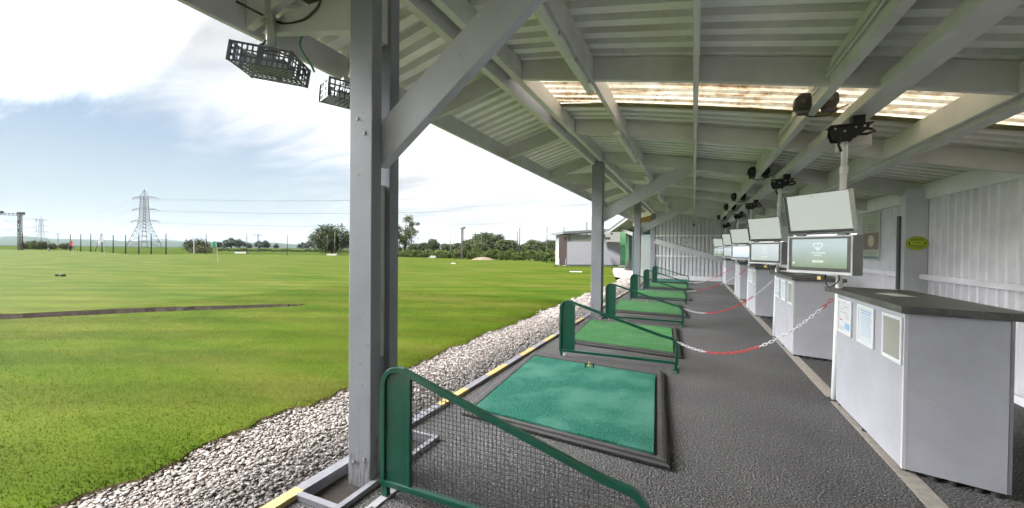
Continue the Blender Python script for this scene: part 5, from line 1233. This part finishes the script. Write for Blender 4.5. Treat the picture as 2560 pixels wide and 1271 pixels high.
mb.build('boom', 'greypole', gt); MB().box(-.4, .9, -.35, .35, zt-.2, zt+.45).build('head_frame', 'greypole', gt); MB().box(-4.6, -3.4, -.3, .3, zt-.1, zt+.6).build('walkway_box', 'greypole', gt)
for zz_ in (zt-2.2, zt-4.6):
    MB().beam((-.3, 0, zz_), (-3.2, 0, zz_+.35), .06, .06).build('bracket_arm', 'greypole', gt); MB().beam((-.3, 0, zz_-1.0), (-3.0, 0, zz_+.1), .05, .05).build('bracket_arm', 'greypole', gt)
    MB().beam((.3, 0, zz_+.8), (3.6, 0, zz_+.9), .06, .06).build('bracket_arm', 'greypole', gt); MB().beam((3.4, 0, zz_+.9), (3.4, 0, zz_-.2), .06, .06).build('dropper', 'greypole', gt)
    MB().box(-.42, -.28, -.15, .15, zz_-.25, zz_+.25).build('insulator', 'slate', gt)

# ------------------------------------------------------------------ things on the field
def flag(x, y, h, fw_, fh_, mat, lab, side=-1, droop=.25, tilt=0):
    t = thing('flag', lab, 'flag', (x, y, 0), 0, 'target flags on the field')
    MB().tube([(0, 0, 0), (-tilt, 0, h)], .022, 6).build('flagstick', 'shedwhite', t)
    mb = MB(); n = 6
    vs = [(-tilt+side*(fw_*i/n), .06*math.sin(i*1.4), h-.02-droop*(i/n)**1.5*fw_-j*fh_*(1-.25*i/n)) for i in range(n+1) for j in (0, 1)]
    mb.add(vs, [(2*i, 2*i+1, 2*i+3, 2*i+2) for i in range(n)]); mb.build('cloth', mat, t)
flag(-44.1, 25.3, 2.15, .95, .62, 'greenflag', 'green flag on a thin pole on the lawn', tilt=.35)
flag(-81, 30.5, 3.3, 1.7, 1.15, 'whiteflag', 'large white flag on a pole near the left row of poles', droop=.6, tilt=.5)
flag(-89.8, 30.1, 2.3, .85, .9, 'redflag', 'small red flag on the far left of the field', tilt=.3)
def marker(px, dist, h, bands, r, lab, top=None):
    p = bearing(px, dist); t = thing('marker_post', lab, 'post', (p.x, p.y, 0), 0, 'white marker posts on the field')
    n = len(bands)
    for k, b in enumerate(bands): MB().tube([(0, 0, h*k/n), (0, 0, h*(k+1)/n-.001)], r, 8).build('band', 'boardwhite' if b else 'black', t)
    if top: MB().box(-.35, .05, -.05, .05, h-.35, h+.05).build('head', top, t)
marker(122, 100, 2.5, (1, 0, 1), .19, 'striped black and white marker post on the left of the field'); marker(486, 82, 2.7, (1, 1), .16, 'white marker post with a small head beside the dark bush', top='whiteflag')
def board(px, dist, w_, h_, lab, rzz=YAW, thick=1.2, mat='boardwhite'):
    p = bearing(px, dist); t = thing('target_board', lab, 'target', (p.x, p.y, 0), rzz, 'low white target boards on the field')
    MB().add([(-w_/2, 0, .0), (w_/2, 0, 0), (w_/2, thick, 0), (-w_/2, thick, 0), (-w_/2, .1, h_), (w_/2, .1, h_), (w_/2, thick, h_*.6), (-w_/2, thick, h_*.6)], [(0, 3, 2, 1), (4, 5, 6, 7), (0, 1, 5, 4), (1, 2, 6, 5), (2, 3, 7, 6), (3, 0, 4, 7)]).build('board', mat, t, bevel=.02)
board(601, 92, 2.7, .38, 'low white target board right of the green flag'); board(829, 80, 2.0, .30, 'low white target board under the round tree'); board(1082, 66, .9, .38, 'small pale target board on a mound right of the near post')
board(1133, 41, .45, .12, 'small white pad lying on the lawn right of the near post', thick=.5)
def mound(px, dist, w_, h_, lab, mat):
    p = bearing(px, dist); mb = MB(); n = 16; rg = [(1, 0), (.75, .45), (.45, .85), (.15, 1)]
    vs = [(w_/2*r_*math.cos(2*math.pi*k/n)*(1+.1*math.sin(3*k)), w_*.4*r_*math.sin(2*math.pi*k/n), h_*q_) for r_, q_ in rg for k in range(n)]
    mb.add(vs, [(i*n+k, i*n+(k+1) % n, (i+1)*n+(k+1) % n, (i+1)*n+k) for i in range(3) for k in range(n)]+[tuple(3*n+k for k in range(n))]); o = mb.build('mound', mat, origin=(p.x, p.y, -.01), smooth=True); tag(o, lab, 'mound')
mound(1080, 67, 1.9, .26, 'small grassy mound under the pale target board', 'soil'); mound(1208, 58, 3.4, .40, 'bare sandy mound in front of the hedge', simple('sandy_earth', (.13, .105, .08), rough=.95, var=.25, scale=3, spec=0))
p = bearing(1440, 28.6); t = thing('drain_cover', 'flat pale drain cover set in the lawn before the white shed', 'drain cover', (p.x, p.y, .002), YAW); MB().box(-.42, .42, -.25, .25, -.03, .012).build('cover', 'lightgrey', t, bevel=.004)
for i, (dx, s, lab) in enumerate(((0, .13, 'dark turf clod lying on the lawn, left of two'), (.34, .18, 'dark turf clod lying on the lawn, right of two'))):
    o = MB().add([tuple(v*np.array([s, s*.8, s*.6])*(1+.25*math.sin(5*k))) for k, v in enumerate(base)], [tuple(map(int, f)) for f in icof]).build('turf_clod', 'leaf', origin=(-28.95+dx, 9.1+dx*.3, .05)); tag(o, lab, 'clod', 'clods on the lawn')
# ------------------------------------------------------------------ the air
mb = MB(); mb.box(-9500, 9500, -9500, 9500, -1.3, 320)
hz_o = mb.build('haze', 'white'); hm = bpy.data.materials.new('haze_air'); hm.use_nodes = True; ht = hm.node_tree
ht.nodes.remove(ht.nodes['Principled BSDF']); pv = ht.nodes.new('ShaderNodeVolumePrincipled'); pv.inputs['Color'].default_value = (.72, .86, 1, 1); pv.inputs['Density'].default_value = 3.2e-5
ht.links.new(pv.outputs[0], ht.nodes['Material Output'].inputs['Volume']); hz_o.data.materials.clear(); hz_o.data.materials.append(hm)
tag(hz_o, 'thin summer haze over the field and the far hills', None, None, 'stuff')
SC.cycles.volume_bounces = 0
